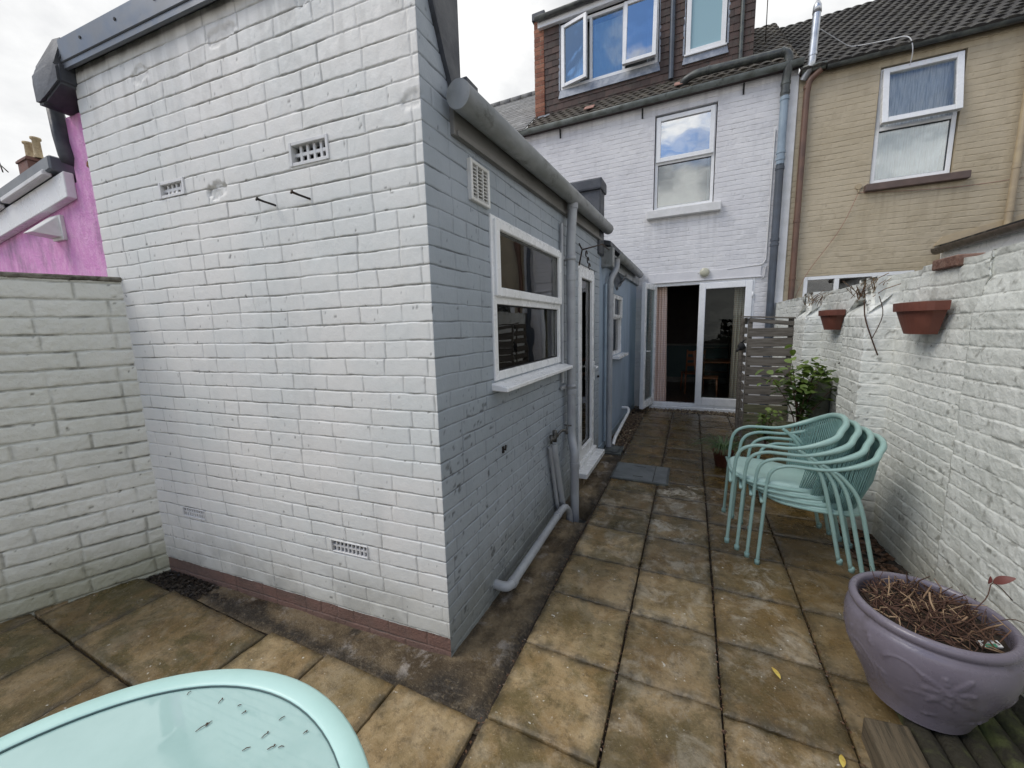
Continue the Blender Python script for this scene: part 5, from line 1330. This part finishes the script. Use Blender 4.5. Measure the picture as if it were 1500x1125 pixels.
def make_chair(label):
    t = thing('garden_chair', label, 'chair', (0, 0, 0), 'stacked mint garden chairs'); t['_local'] = 1
    loop = catmull(arc_loop()); n = len(loop)
    rad = [.0105+.0068*min(1, max(0, (p.z-.705)/.05)) for p in loop]
    bm = B(); tube(bm, loop, rad, 10); obj('frame', bm, 'mint', t, True)
    for s in (-1, 1):
        bm = B(); tube(bm, catmull([(.345, s*.262, .700), (.395, s*.256, .655), (.455, s*.250, .575), (.495, s*.245, .47), (.540, s*.236, .28), (.60, s*.235, .0)], 4), .0115, 10); obj('rear_leg', bm, 'mint', t, True)
    for x, s in ((0, -1), (0, 1), (.60, -1), (.60, 1)):
        bm = B(); tube(bm, [(x+(0 if x == 0 else -.004), s*.235, .03), (x, s*.235, .028), (x, s*.235, -.001)], [.0128, .0155, .0155], 10); obj('foot_cap', bm, 'foot', t)
    # seat: rounded D plan with rim tube
    def plan(sc=1.0, k=40):
        pts = []
        for i in range(k):
            a = 2*PI*i/k; cx_, sy_ = math.cos(a), math.sin(a)
            ex = .27*sc*(abs(cx_)**(.62))*(1 if cx_ > 0 else -1); ey = .235*sc*(abs(sy_)**(.62))*(1 if sy_ > 0 else -1)
            ey *= 1-.18*max(0, ex/.27)
            pts.append((.275+ex, ey))
        return pts
    def sz(x): return .455-.05*(x/.55)+.012*max(0, .1-x)/.1
    bm = B(); P0 = plan(1.0); tube(bm, [(x, y, sz(x)) for x, y in P0], .011, 8, closed=True); tube(bm, [(.0, -.25, .44), (.012, 0, .447), (.0, .25, .44)], .010, 8)
    obj('seat_rim', bm, 'mint', t, True)
    bm = B(); rings = []
    for sc, dz in ((1.0, .004), (1.0, .016), (.97, .026), (.9, .031), (.6, .028), (.3, .025)):
        rings.append([bm.verts.new((x, y, sz(x)+dz)) for x, y in plan(sc)])
    for A, C in zip(rings, rings[1:]):
        for i in range(40): f = bm.faces.new((A[i], A[(i+1) % 40], C[(i+1) % 40], C[i])); f.smooth = True
    bm.faces.new(rings[-1]); bm.faces.new(rings[0][::-1])
    obj('seat', bm, 'mint_seat', t, True)
    # cord backrest
    bm = B(); back = [p for p in loop if p.x > .40]; m = 46
    for i in range(m):
        f_ = i/(m-1)*(len(back)-1); k = int(min(f_, len(back)-2)); top = back[k].lerp(back[k+1], f_-k)
        a = (i/(m-1)-.5)*PI*.93; bot = Vector((.36+.165*math.cos(a), .205*math.sin(a), .425))
        mid = top.lerp(bot, .5)+Vector((.018*math.cos(a), .018*math.sin(a), -.01))
        for off in (-.0035, .0035):
            tv_ = Vector((0, off, 0)) if abs(math.cos(a)) > .6 else Vector((off, 0, 0))
            tube(bm, [top+tv_, mid+tv_*1.2, bot+tv_], .0028, 5, caps=False)
    obj('cord_backrest', bm, 'mint_cord', t)
    bm = B(); tube(bm, catmull([(.36+.17*math.cos(a), .215*math.sin(a), .425) for a in np.linspace(-PI/2, PI/2, 9)], 3), .010, 8); obj('back_rail', bm, 'mint', t, True)
    return t
def dup(root, loc, rz, label):
    r = root.copy(); COL.objects.link(r); r.location = loc; r.rotation_euler = (0, 0, rz); r['label'] = label
    for ch in list(root.children):
        c = ch.copy(); COL.objects.link(c); c.parent = r
        for g_ in ch.children: d_ = g_.copy(); COL.objects.link(d_); d_.parent = c
    return r
YAW = math.radians(-1.5)
chd = make_chair('mint cord-backed garden chair at the bottom of the stack, feet on the paving')
def chair_loc(k):
    # origin = middle of the front feet line; near front foot of the lowest chair at (.446, 2.79)
    ox, oy = .452-.235*math.sin(YAW)+.0, 2.79+.235*math.cos(YAW)
    return (ox-.0600*k*math.cos(YAW), oy-.060*k*math.sin(YAW), .012+.0375*k)
chd.location = chair_loc(0); chd.rotation_euler = (0, 0, YAW)
dup(chd, chair_loc(1), YAW, 'mint garden chair second from the bottom of the stack')
dup(chd, chair_loc(2), YAW, 'mint garden chair third from the bottom, just under the top one')
dup(chd, chair_loc(3), YAW, 'mint garden chair on top of the stack with its pale seat showing')

# ================================================================== GARDEN TABLE
tb = thing('garden_table', 'round mint metal garden table with frosted glass top in the foreground', 'table', (-.81, -.01, 0)); tb['_local'] = 1
bm = B(); R0 = .535; zt = .76
prof = [(R0-.048, zt-.012), (R0-.048, zt-.002), (R0-.043, zt+.002), (R0-.006, zt+.002), (R0-.001, zt-.002), (R0, zt-.012), (R0, zt-.030), (R0-.006, zt-.034), (R0-.04, zt-.034), (R0-.048, zt-.03)]
seg = 96; rings = [[bm.verts.new((r*math.cos(k*2*PI/seg), r*math.sin(k*2*PI/seg), z)) for k in range(seg)] for r, z in prof]
for A, C in zip(rings, rings[1:]+rings[:1]):
    for k in range(seg): f = bm.faces.new((A[k], A[(k+1) % seg], C[(k+1) % seg], C[k])); f.smooth = True
obj('rim', bm, 'mint_table', tb, True, .9)
bm = B(); A = [bm.verts.new(((R0-.0485)*math.cos(k*2*PI/seg), (R0-.0485)*math.sin(k*2*PI/seg), zt-.006)) for k in range(seg)]; C = [bm.verts.new((v.co.x, v.co.y, zt-.012)) for v in A]
bm.faces.new(A); bm.faces.new(C[::-1])
for k in range(seg): bm.faces.new((A[k], C[k], C[(k+1) % seg], A[(k+1) % seg]))
obj('glass_top', bm, 'table_glass', tb)
bm = B(); tube(bm, [((R0-.0470)*math.cos(k*2*PI/96), (R0-.0470)*math.sin(k*2*PI/96), zt-.0035) for k in range(96)], .0026, 6, closed=True); MT['seal'] = simple('dark teal seal', (.05, .10, .10), .5); obj('seal', bm, 'seal', tb)
for k in range(4):
    a = PI/4+k*PI/2; bm = B(); tube(bm, catmull([(.44*math.cos(a), .44*math.sin(a), zt-.034), (.43*math.cos(a), .43*math.sin(a), .5), (.46*math.cos(a), .46*math.sin(a), 0)], 4), .014, 10); obj('leg', bm, 'mint', tb, True)

def onz(u, v, z=0.0):
    d = R_ @ nrm((u-CX, v-CY, FPX)); t = (z-CH)/d[2]; return np.array([0, 0, CH])+t*d
rsd = np.random.RandomState(8)
where = ['near the far rim', 'towards the middle', 'at the right side']
deb = [(277, 1015, 5), (323, 1027, 6), (351, 1033, 3), (357, 1044, 3), (413, 1052, 7), (295, 1066, 14), (306, 1060, 8), (388, 1077, 8), (361, 1097, 9), (397, 1095, 8), (412, 1094, 6), (478, 1075, 9), (516, 1112, 5), (447, 1073, 3)]
for i, (u, v, s) in enumerate(deb):
    p_ = onz(u, v, zt-.004); L_ = s*.0006+.002; a = rsd.rand()*3; bm = B()
    tube(bm, [(-L_, 0, 0), (0, L_*.25*(rsd.rand()-.5), .0015), (L_, 0, 0)], [.0007, .0010, .0006], 5)
    if i % 2: tube(bm, [(L_*.6, -.002, .001), (L_, .001, .001), (L_*1.2, .002, 0)], [.0006, .0018, .0006], 5)
    o = obj('seed_bit', bm, 'brown_stem'); o.location = (p_[0], p_[1], zt-.004); o.rotation_euler = (0, 0, .5+a*.5)
    tag(o, 'tiny dark plant fragment scattered on the frosted glass table top', 'debris', 'seed fragments on the table')

# ================================================================== LILAC POT AND TIMBER
PC = (.865, 1.865); PZ = .10; 
pot = thing('plant_pot', 'large lilac glazed pot with embossed leaves in the right foreground', 'pot', (PC[0], PC[1], PZ)); pot['_local'] = 1
def pot_mesh():
    prof = [(0, 0), (.135, 0), (.146, .008), (.150, .02), (.168, .07), (.195, .13), (.222, .20), (.236, .26), (.240, .30), (.235, .335), (.226, .352), (.222, .362), (.230, .375), (.231, .388), (.224, .398), (.212, .400), (.204, .392), (.200, .375), (.198, .33), (.18, .30)]
    P = [Vector((r, 0, z)) for r, z in prof]; 
    cur = [P[0]]+catmull(P[1:], 8); seg = 260; n = len(cur)
    R = np.array([p.x for p in cur]); Z = np.array([p.z for p in cur]); th = np.linspace(0, 2*PI, seg, endpoint=False)
    TH, RR = np.meshgrid(th, R, indexing='ij'); _, ZZ = np.meshgrid(th, Z, indexing='ij')
    outer = (np.arange(n) > 8) & (np.arange(n) < int(n*.55)); disp = np.zeros_like(TH)
    def petal(t0, z0, ang, L, w, hgt=.0035):
        s = ((TH-t0+PI) % (2*PI)-PI)*.225; zz = ZZ-z0
        a = s*math.cos(ang)+zz*math.sin(ang); b = -s*math.sin(ang)+zz*math.cos(ang)
        t = (a/L); ww = w*np.sqrt(np.clip(t*(1-t)*4, 0, 1))+1e-5; k = (t > 0)*(t < 1)*np.clip(1-(np.abs(b)/ww)**2, 0, 1)
        return hgt*np.sqrt(k)-.0025*(np.abs(b) < .0015)*(t > .05)*(t < .95)
    def arc_(t0, z0, r0, a0, a1):
        s = ((TH-t0+PI) % (2*PI)-PI)*.225; zz = ZZ-z0; rr = np.hypot(s, zz); a = np.arctan2(zz, s)
        return .0035*np.exp(-((rr-r0)/.004)**2)*(a > a0)*(a < a1)
    base = -PI/2
    for t0, z0, s in ((base-.12, .235, 1.0), (base+1.25, .25, .9), (base-1.55, .22, .9), (base+2.6, .24, 1)):
        for k in range(8): disp += petal(t0, z0, k*PI/4+.25, .078*s*(1.15 if k % 2 else .85), .0105, .0042)
    for t0, z0, ang in ((base-.95, .18, -.6), (base-.98, .20, -.4), (base-.92, .16, -.9), (base-.85, .25, 1.2), (base-1.0, .27, 1.9), (base+.35, .09, .3), (base+.5, .10, .1), (base-.35, .08, .4), (base+.8, .18, 1)):
        disp += petal(t0, z0, ang, .05, .008, .004)
    disp += arc_(base-.62, .24, .055, .2, 2.6)+arc_(base-.3, .10, .09, .6, 2.4)+arc_(base-1.35, .16, .08, -1.2, 1.5)
    disp *= outer[None, :]
    X = (RR+disp)*np.cos(TH); Y = (RR+disp)*np.sin(TH); I = np.arange(X.size).reshape(X.shape); I2 = np.roll(I, -1, axis=0)
    F = np.stack([I[:, :-1], I2[:, :-1], I2[:, 1:], I[:, 1:]], -1).reshape(-1, 4)
    return np_mesh('body', np.stack([X, Y, ZZ], -1).reshape(-1, 3), F)
link('body', pot_mesh(), 'lilac', pot)
bm = B(); rr_ = np.random.RandomState(3)
rings = [[bm.verts.new((r*math.cos(k*2*PI/40), r*math.sin(k*2*PI/40), .335+.02*rr_.rand()+(.02 if r < .1 else 0))) for k in range(40)] for r in (.199, .17, .13, .09, .04)]
for A, C in zip(rings, rings[1:]):
    for k in range(40): bm.faces.new((A[k], A[(k+1) % 40], C[(k+1) % 40], C[k]))
bm.faces.new(rings[-1]); obj('soil', bm, 'soil', pot, True)
bm = B(); bm2 = B(); rr_ = np.random.RandomState(12)
for i in range(330):
    a = rr_.rand()*6.28; r = .18*math.sqrt(rr_.rand()); d_ = rr_.rand()*6.28; L_ = .04+.09*rr_.rand()
    p0 = Vector((PC[0]+r*math.cos(a), PC[1]+r*math.sin(a), PZ+.352+.045*rr_.rand()*(1-r/.2)+.012))
    el = .1+1.1*rr_.rand()**2; dv_ = Vector((math.cos(d_)*math.cos(el), math.sin(d_)*math.cos(el), math.sin(el)))
    mid = p0+dv_*L_*.5+Vector((rr_.randn(), rr_.randn(), rr_.rand()+.4))*.008; p1 = p0+dv_*L_+Vector((0, 0, -.01))
    if math.hypot(p1.x-PC[0], p1.y-PC[1]) > .195: p1.x = PC[0]+(p1.x-PC[0])*.7; p1.y = PC[1]+(p1.y-PC[1])*.7
    w = .0010+.0020*rr_.rand(); tube(bm if i % 4 else bm2, [p0, mid, p1], [w, w, w*.6], 5, caps=False)
dp = thing('dead_plant', 'tangle of dry brown stems filling the lilac pot', 'plant', (PC[0], PC[1], PZ+.35))
obj('stems', bm, 'brown_stem', dp); 
for s_, pts in enumerate([[(0, 0, 0), (.02, -.04, .05), (.045, -.03, .075)], [(0, 0, .0), (-.03, .02, .07), (-.02, .06, .09)], [(.02, -.04, .01), (.0, -.11, .03)]]):
    tube(bm2, catmull([Vector(p_)+Vector((PC[0]+.03, PC[1]-.03, PZ+.355)) for p_ in pts], 4), .0032, 6)
obj('straw_stems', bm2, 'straw', dp)
bm = B(); tube(bm, catmull([(PC[0]+.10, PC[1]+.02, PZ+.36), (PC[0]+.16, PC[1]+.03, PZ+.46), (PC[0]+.20, PC[1]+.08, PZ+.505), (PC[0]+.245, PC[1]+.06, PZ+.46)], 4), .0017, 5)
tube(bm, catmull([(PC[0]+.12, PC[1]-.02, PZ+.37), (PC[0]+.20, PC[1]-.02, PZ+.43), (PC[0]+.25, PC[1]-.02, PZ+.42)], 4), .0016, 5)
obj('long_twig', bm, 'brown_stem', dp)
def leaf_bm(L, w, curl=.2):
    bm = B(); lay = bm.verts.layers.float.new('tint'); n = 6; rows = []
    for i in range(n+1):
        t = i/n; ww = w*math.sin(PI*min(1, t*.94+.03))**.8*(1-.25*t); zc = curl*L*math.sin(PI*t)*.5
        rows.append([bm.verts.new((t*L, -ww, zc+.2*ww)), bm.verts.new((t*L, 0, zc)), bm.verts.new((t*L, ww, zc+.2*ww))])
    for A, C in zip(rows, rows[1:]):
        for k in range(2): bm.faces.new((A[k], A[k+1], C[k+1], C[k]))
    return bm
for pos_, ay, az, L_ in (((1.065, 1.945, .605), -.75, -.5, .065), ((1.05, 1.94, .60), -1.2, .9, .03)):
    lb = leaf_bm(L_, L_*.26); lb.transform(Matrix.Translation(pos_) @ Matrix.Rotation(az, 4, 'Z') @ Matrix.Rotation(ay, 4, 'Y') @ Matrix.Rotation(.9, 4, 'X'))
    obj('twig_leaf', lb, 'red_leaf', dp, True)
bm = B(); hexa(bm, [Vector(v) for v in ((0, 0, 0), (.07, .0, .004), (.07, .022, .01), (0, .022, .006), (0, 0, .006), (.07, 0, .01), (.07, .022, .016), (0, .022, .012))], .001)
o = obj('plant_label', bm, 'plastic_tag' if 'plastic_tag' in MT else 'pale_plastic'); o.location = (PC[0]+.085, PC[1]-.13, PZ+.365); o.rotation_euler = (0.1, .05, .4)
tag(o, 'small white and green plastic plant tag lying in the lilac pot', 'tag')
MT['tag_green'] = simple('green print', (.08, .30, .18), .5)
bm = B(); hexa(bm, [Vector(v) for v in ((.012, -.001, .007), (.05, -.001, .0095), (.05, .009, .0135), (.012, .009, .0105), (.012, -.001, .008), (.05, -.001, .0105), (.05, .009, .0145), (.012, .009, .0115))]); g_ = obj('printed_band', bm, 'tag_green', o)
# timbers under and beside the pot
bm = B(); hexa(bm, [(.645, .3, .0), (.765, .3, .0), (.785, 1.71, .0), (.650, 1.695, .0), (.645, .3, .10), (.765, .3, .10), (.785, 1.71, .105), (.650, 1.695, .10)], .008, 2)
tag(obj('timber_sleeper', bm, 'sleeper'), 'weathered brown timber sleeper running to the bottom edge beside the pot', 'timber')
ms_ = thing('mossy_timber', 'rotting moss covered timber platform under the lilac pot', 'timber', (1.0, 1.7, 0))
for k in range(6):
    bm = B(); x0 = .80+k*.08; r_ = .037
    tube(bm, catmull([(x0+.035, .7, .05), (x0+.037, 1.2, .055), (x0+.03, 1.60, .058), (x0+.037, 2.08, .055)], 6), [.040+.004*math.sin(j*2.1+k) for j in range(19)], 9); obj('log', bm, 'moss_wood', ms_, True)

# ================================================================== WALL PLANTERS
def wall_planter(y, label):
    t = thing('wall_planter', label, 'planter', (xw-.012, y, 1.60), 'terracotta planters on the right wall'); t['_local'] = 1
    def ringp(rx, ry, z, n=14): return [(-rx*.85*math.sin(PI*k/n)**.55 if 0 < k < n else 0, ry*math.cos(PI*k/n), z) for k in range(n+1)]
    def shell(levels, name, mat):
        bm = B(); R = [[bm.verts.new(p) for p in ringp(*l)] for l in levels]
        for A, C in zip(R, R[1:]):
            m_ = len(A)
            for k in range(m_-1): bm.faces.new((A[k], A[k+1], C[k+1], C[k]))
            bm.faces.new((A[-1], A[0], C[0], C[-1]))
        bm.faces.new(R[0][::-1]); bm.faces.new(R[-1]); return obj(name, bm, mat, t)
    shell([(.105, .115, -.10), (.150, .185, .045)], 'body', 'terracotta')
    bm = B()
    R = [[bm.verts.new(p) for p in ringp(*l)] for l in ((.162, .200, .035), (.165, .205, .085), (.152, .193, .087), (.148, .188, .060))]
    for A, C in zip(R, R[1:]):
        for k in range(14): bm.faces.new((A[k], A[k+1], C[k+1], C[k]))
    bm.faces.new(R[-1]); bm.faces.new(R[0][::-1])
    for i, r_ in enumerate(R[:-1]): bm.faces.new((r_[-1], r_[0], R[i+1][0], R[i+1][-1]))
    obj('rim', bm, 'terracotta', t)
    return t
wall_planter(3.13, 'larger looking terracotta half-basket planter nearest the camera on the right wall')
wall_planter(4.72, 'farther terracotta half-basket planter on the right wall above the shrub')
bm = B(); tube(bm, [(xw-.03, 4.40, 1.66), (xw-.03, 4.40, 1.22), (xw-.06, 4.40, 1.20)], .007, 6); tube(bm, [(xw-.005, 4.40, 1.22), (xw-.005, 4.52, 1.22)], .007, 6)
tag(obj('hanging_rod', bm, 'iron'), 'thin black rod hooked on the wall beside the farther planter', 'rod')
# dead climber stem on the wall
cm = B(); tube(cm, catmull([(1.115, 3.60, 1.72), (1.12, 3.57, 1.60), (1.16, 3.54, 1.45), (1.20, 3.54, 1.34)], 5), .0042, 6)
tube(cm, catmull([(1.16, 3.54, 1.46), (1.20, 3.53, 1.62), (1.17, 3.53, 1.75)], 4), .0028, 5)
tag(obj('dead_climber', cm, 'brown_stem'), 'thin bare climber stem hanging down the face of the nearer wall pier', 'climber')
rr_ = np.random.RandomState(2)
for y0_, x_, n_, sp in ((4.0, 1.16, 34, .35), (5.4, 1.16, 26, .4)):
    cm = B()
    for i in range(n_):
        a = Vector((x_+.10*rr_.rand()-.03, y0_-sp*rr_.rand(), 1.72+.10*rr_.rand())); b_ = a+Vector((.05*rr_.randn(), -.11-.07*rr_.rand(), .05+.05*rr_.rand()))
        tube(cm, [a, (a+b_)/2+Vector((-.01, 0, .01)), b_], .0028, 4, caps=False)
    tag(obj('dead_climber', cm, 'straw'), 'tangle of dry pinkish twigs on the sloping top of the %s wall pier' % ('nearer' if y0_ < 5 else 'farther'), 'climber')

# ================================================================== TIMBER SCREEN
scn = thing('timber_screen', 'weathered slatted timber screen standing by the patio doors', 'screen', (.9, 5.75, 0))
sy = 5.75; sx0, sx1 = .655, 1.135
rr_ = np.random.RandomState(6)
for k in range(13):
    z = .06+k*.122; w = .107; t_ = (rr_.rand()-.5)*.014; t2 = (rr_.rand()-.5)*.014
    if k == 12: z = 1.565; t_ = .03; t2 = -.03; w = .05
    bm = B(); hexa(bm, [(sx0+.01, sy-.02, z+t_), (sx1, sy-.022, z+t2), (sx1, sy, z+t2), (sx0+.01, sy, z+t_), (sx0+.01, sy-.02, z+w+t_), (sx1, sy-.022, z+w+t2), (sx1, sy, z+w+t2), (sx0+.01, sy, z+w+t_)], .003)
    obj('slat', bm, 'wood_green' if k < 4 else 'wood_grey', scn)
for x in (sx0+.0, sx1-.05):
    bm = B(); box(bm, x, x+.05, sy+.001, sy+.05, 0, 1.64, .004); obj('post', bm, 'wood_grey', scn)
bm = B(); box(bm, sx0-.055, sx0-.032, sy+.10, sy+.125, 0, 1.60, .003); obj('post', bm, 'wood_grey', scn)
for k in range(13):
    z = .10+k*.122; bm = B(); box(bm, sx0-.031, sx0+.0, sy+.052, sy+.52, z, z+.082, .003); obj('side_slat', bm, 'wood_grey', scn)
bm = B(); box(bm, sx0-.03, sx0+.02, sy+.50, sy+.55, 0, 1.62, .004); obj('post', bm, 'wood_grey', scn)
bm = B(); hexa(bm, [(sx0-.10, sy-.03, 1.655), (sx1+.01, sy-.03, 1.62), (sx1+.01, sy+.06, 1.62), (sx0-.10, sy+.06, 1.655), (sx0-.10, sy-.03, 1.672), (sx1+.01, sy-.03, 1.637), (sx1+.01, sy+.06, 1.637), (sx0-.10, sy+.06, 1.672)], .002)
obj('top_board', bm, 'wood_grey', scn)
bm = B(); bmesh.ops.create_uvsphere(bm, u_segments=12, v_segments=8, radius=.045, matrix=Matrix.Translation((sx0-.06, sy+.02, 1.28)) @ Matrix.Diagonal((1, .8, 1.2, 1)))
tube(bm, [(sx0-.06, sy+.02, 1.33), (sx0-.03, sy+.0, 1.36)], .01, 6); tube(bm, [(sx0-.08, sy+.02, 1.27), (sx0-.11, sy-.02, 1.22)], [.02, .012], 8)
tag(obj('black_glove', bm, 'dark', None, True), 'small black glove like object hooked on the edge of the timber screen', 'glove')

# ================================================================== PLANTS
def shrub(name, c, rx, ry, rz_, z0, nl, leafL, leafW, mat, seed, label, stems=9):
    rs = np.random.RandomState(seed); t = thing(name, label, 'shrub', (c[0], c[1], z0))
    ends = []; bm = B()
    for i in range(stems):
        a = rs.rand()*6.28; r = math.sqrt(rs.rand()); e_ = Vector((c[0]+rx*r*math.cos(a), c[1]+ry*r*math.sin(a), c[2]+rz_*(rs.rand()*1.6-.7)))
        m_ = Vector((c[0]+rx*.3*r*math.cos(a), c[1]+ry*.3*r*math.sin(a), (z0+e_.z)/2)); pts = catmull([(c[0], c[1], z0), m_, e_], 6); tube(bm, pts, [.007*(1-.7*k/len(pts)) for k in range(len(pts))], 6); ends.append((m_, e_, pts))
    obj('stem', bm, 'brown_stem', t, True)
    V = []; F = []; T = []
    for i in range(nl):
        m_, e_, pts = ends[rs.randint(len(ends))]; k = int(len(pts)*(.35+.65*math.sqrt(rs.rand()))); p_ = pts[min(k, len(pts)-1)]+Vector(rs.randn(3)*.045)
        L_ = leafL*(.55+.7*rs.rand()); w = leafW*(.7+.6*rs.rand()); az = rs.rand()*6.28; el = rs.rand()*1.3-.55
        M_ = Matrix.Translation(p_) @ Matrix.Rotation(az, 4, 'Z') @ Matrix.Rotation(-el, 4, 'Y') @ Matrix.Rotation(rs.randn()*.4, 4, 'X')
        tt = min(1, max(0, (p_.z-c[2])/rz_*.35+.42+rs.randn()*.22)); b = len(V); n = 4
        for i2 in range(n+1):
            f_ = i2/n; ww = w*(math.sin(PI*min(1, f_*.9+.05))**.7); zc = -.18*L_*f_*f_
            for s_ in (-1, 0, 1): V.append(tuple(M_ @ Vector((f_*L_, s_*ww, zc+abs(s_)*ww*.35)))); T.append(tt)
        for i2 in range(n):
            for s_ in range(2): a = b+i2*3+s_; F.append((a, a+1, a+4, a+3))
    link('foliage', np_mesh('foliage', np.array(V), np.array(F), None, True, {'tint': np.array(T)}), mat, t)
    return t
shrub('leafy_shrub', (.985, 4.50, 1.05), .24, .2, .24, .45, 280, .080, .028, 'leaf', 5, 'bushy green leafed shrub in a planter behind the stacked chairs', 16)
bm = B(); lathe(bm, [(0, 0), (.13, 0), (.15, .03), (.165, .45), (.175, .50), (.185, .51), (.185, .56), (.165, .56), (.16, .52), (0, .50)], (.97, 4.55, 0), 28)
tag(obj('barrel_planter', bm, 'wood_green'), 'dark greenish tub holding the leafy shrub, mostly hidden by the chairs', 'planter')
bm = B(); lathe(bm, [(0, 0), (.09, 0), (.095, .02), (.095, 1.0), (.08, 1.02), (0, 1.03)], (1.19, 4.75, 0), 16)
MT['green_grey'] = simple('plain grey green', (.15, .155, .12), .6, (.10, .105, .08), 5)  # mottled grey-green colour of the upright cylinder
tag(obj('standing_tube', bm, 'green_grey'), 'upright grey green tube against the wall behind the shrub', 'tube')
shrub('small_shrub', (.86, 5.35, .42), .12, .12, .16, .03, 120, .06, .022, 'leaf', 15, 'low leafy plant growing at the foot of the timber screen', 7)
# strappy plant in a terracotta pot
gp = thing('flower_pot', 'small terracotta pot left of the stacked chairs', 'pot', (.375, 4.72, 0.012)); gp['_local'] = 1
bm = B(); lathe(bm, [(0, 0), (.075, 0), (.105, .17), (.118, .17), (.122, .215), (.108, .215), (.10, .18), (0, .18)], (0, 0, 0), 28); obj('body', bm, 'terracotta', gp)
sp = thing('strappy_plant', 'grassy plant with arching green leaves in the terracotta pot', 'plant', (.375, 4.72, .2))
rs = np.random.RandomState(3); V = []; F = []; T = []
for i in range(150):
    a = rs.rand()*6.28; L_ = .18+.18*rs.rand(); up = .6+.9*rs.rand(); b = len(V); t_ = rs.rand(); w = .0045+.003*rs.rand(); n = 7; r0 = .07*rs.rand()
    ca, sa = math.cos(a), math.sin(a)
    for k in range(n+1):
        f_ = k/n; r = r0+L_*f_; z = .19+L_*(up*f_-.95*f_*f_*up*.9); ww = w*(1-.85*f_)
        for s_ in (-1, 1): V.append((.375+ca*r-sa*ww*s_, 4.72+sa*r+ca*ww*s_, z)); T.append(t_)
    for k in range(n): c_ = b+k*2; F.append((c_, c_+1, c_+3, c_+2))
link('blades', np_mesh('blades', np.array(V), np.array(F), None, True, {'tint': np.array(T)}), 'grass_leaf', sp)

# ================================================================== SMALL GROUND THINGS
# grey inspection cover beside the side door
MT['cover'] = simple('grey slate cover', (.135, .15, .155), .4, (.10, .11, .115), 5, bs=25, bd=.002, dirt=(.04, .045, .045), dscale=9)
bm = B(); box(bm, -.70, -.17, 3.93, 4.40, .004, .024, .003)
cv = tag(obj('drain_cover', bm, 'cover'), 'square grey inspection cover set in the paving by the side door', 'cover')
bm = B(); frame_ring(bm, Frame((0, 0), (1, 0)), -.72, -.145, 0, .02, .018, -.1, .0, 0) if False else None
for a in ((-.718, -.701, 3.912, 4.418), (-.169, -.152, 3.912, 4.418), (-.701, -.169, 3.912, 3.929), (-.701, -.169, 4.401, 4.418)): box(bm, a[0], a[1], a[2], a[3], -.01, .019)
obj('frame', bm, 'black_pipe', cv)
bm = B()
for x in (-.30,): box(bm, x, x+.005, 3.94, 4.39, .0242, .0262)
for y in (4.02, 4.32): box(bm, -.50, -.40, y, y+.012, .0242, .0262)
obj('score_line', bm, 'dark', cv)
for i, (u, v, L_, a, lab) in enumerate(((1142, 990, .06, 2.0, 'pale yellow leaf lying on the brown slab in the middle of the path'), (1232, 1117, .05, 1.4, 'bright yellow leaf at the bottom edge beside the timber sleeper'))):
    p_ = onz(u, v, .014); o = obj('fallen_leaf', leaf_bm(L_, .011, .12), 'yellow_leaf', None, True); o.location = (p_[0], p_[1]-.02, .018); o.rotation_euler = (0, 0, a); tag(o, lab, 'leaf')
bits = pebbles('path_grit', 150, lambda r: (-.70+1.7*r.rand(), .6+3.2*r.rand()), .010, .0028, 'gravel', 33); kind(bits, 'stuff', 'fine grit scattered over the paving', 'grit')
bits = scatter_chips('joint_moss', 1500, lambda r: ([-.715, -.252, .176, .618][r.randint(4)]+.008*r.randn(), .3+6.8*r.rand()), .004, .006, 'litter', seed=44); kind(bits, 'stuff', 'moss and dirt crumbs in the joints of the paving', 'moss')

# far chimney (parts)
def fcp(u, v, D):
    d = R_ @ nrm((u-CX, v-CY, FPX)); return np.array([0, 0, CH])+d*D
c0 = fcp(52, 240, 30.0); fc.location = (c0[0], c0[1], c0[2]-2.2)
bm = B(); box(bm, c0[0]-.55, c0[0]+.55, c0[1]-.4, c0[1]+.4, c0[2]-2.2, c0[2]+.12, .01); box(bm, c0[0]-.60, c0[0]+.60, c0[1]-.45, c0[1]+.45, c0[2]-.05, c0[2]+.05, .01); obj('stack', bm, 'red_brick', fc)
for dx in (-.42, .50):
    bm = B(); lathe(bm, [(.17, 0), (.18, .05), (.14, .12), (.13, .75), (.18, .80), (.18, .88), (.12, .88), (.11, .2)], (c0[0]+dx, c0[1], c0[2]+.12), 16); obj('chimney_pot', bm, 'chimney_pot', fc)
bm = B(); q0 = fcp(12, 252, 15); tube(bm, [q0, q0+Vector((-.5, 0, .3))], .012, 5); tube(bm, [q0+Vector((-.3, 0, .05)), q0+Vector((-.45, 0, .4))], .012, 5)
tag(obj('tv_aerial', bm, 'iron'), 'small television aerial on the skyline at the far left', 'aerial')

# tidy helper properties
for o in bpy.data.objects:
    for k in ('_local', '_w'):
        if k in o: del o[k]
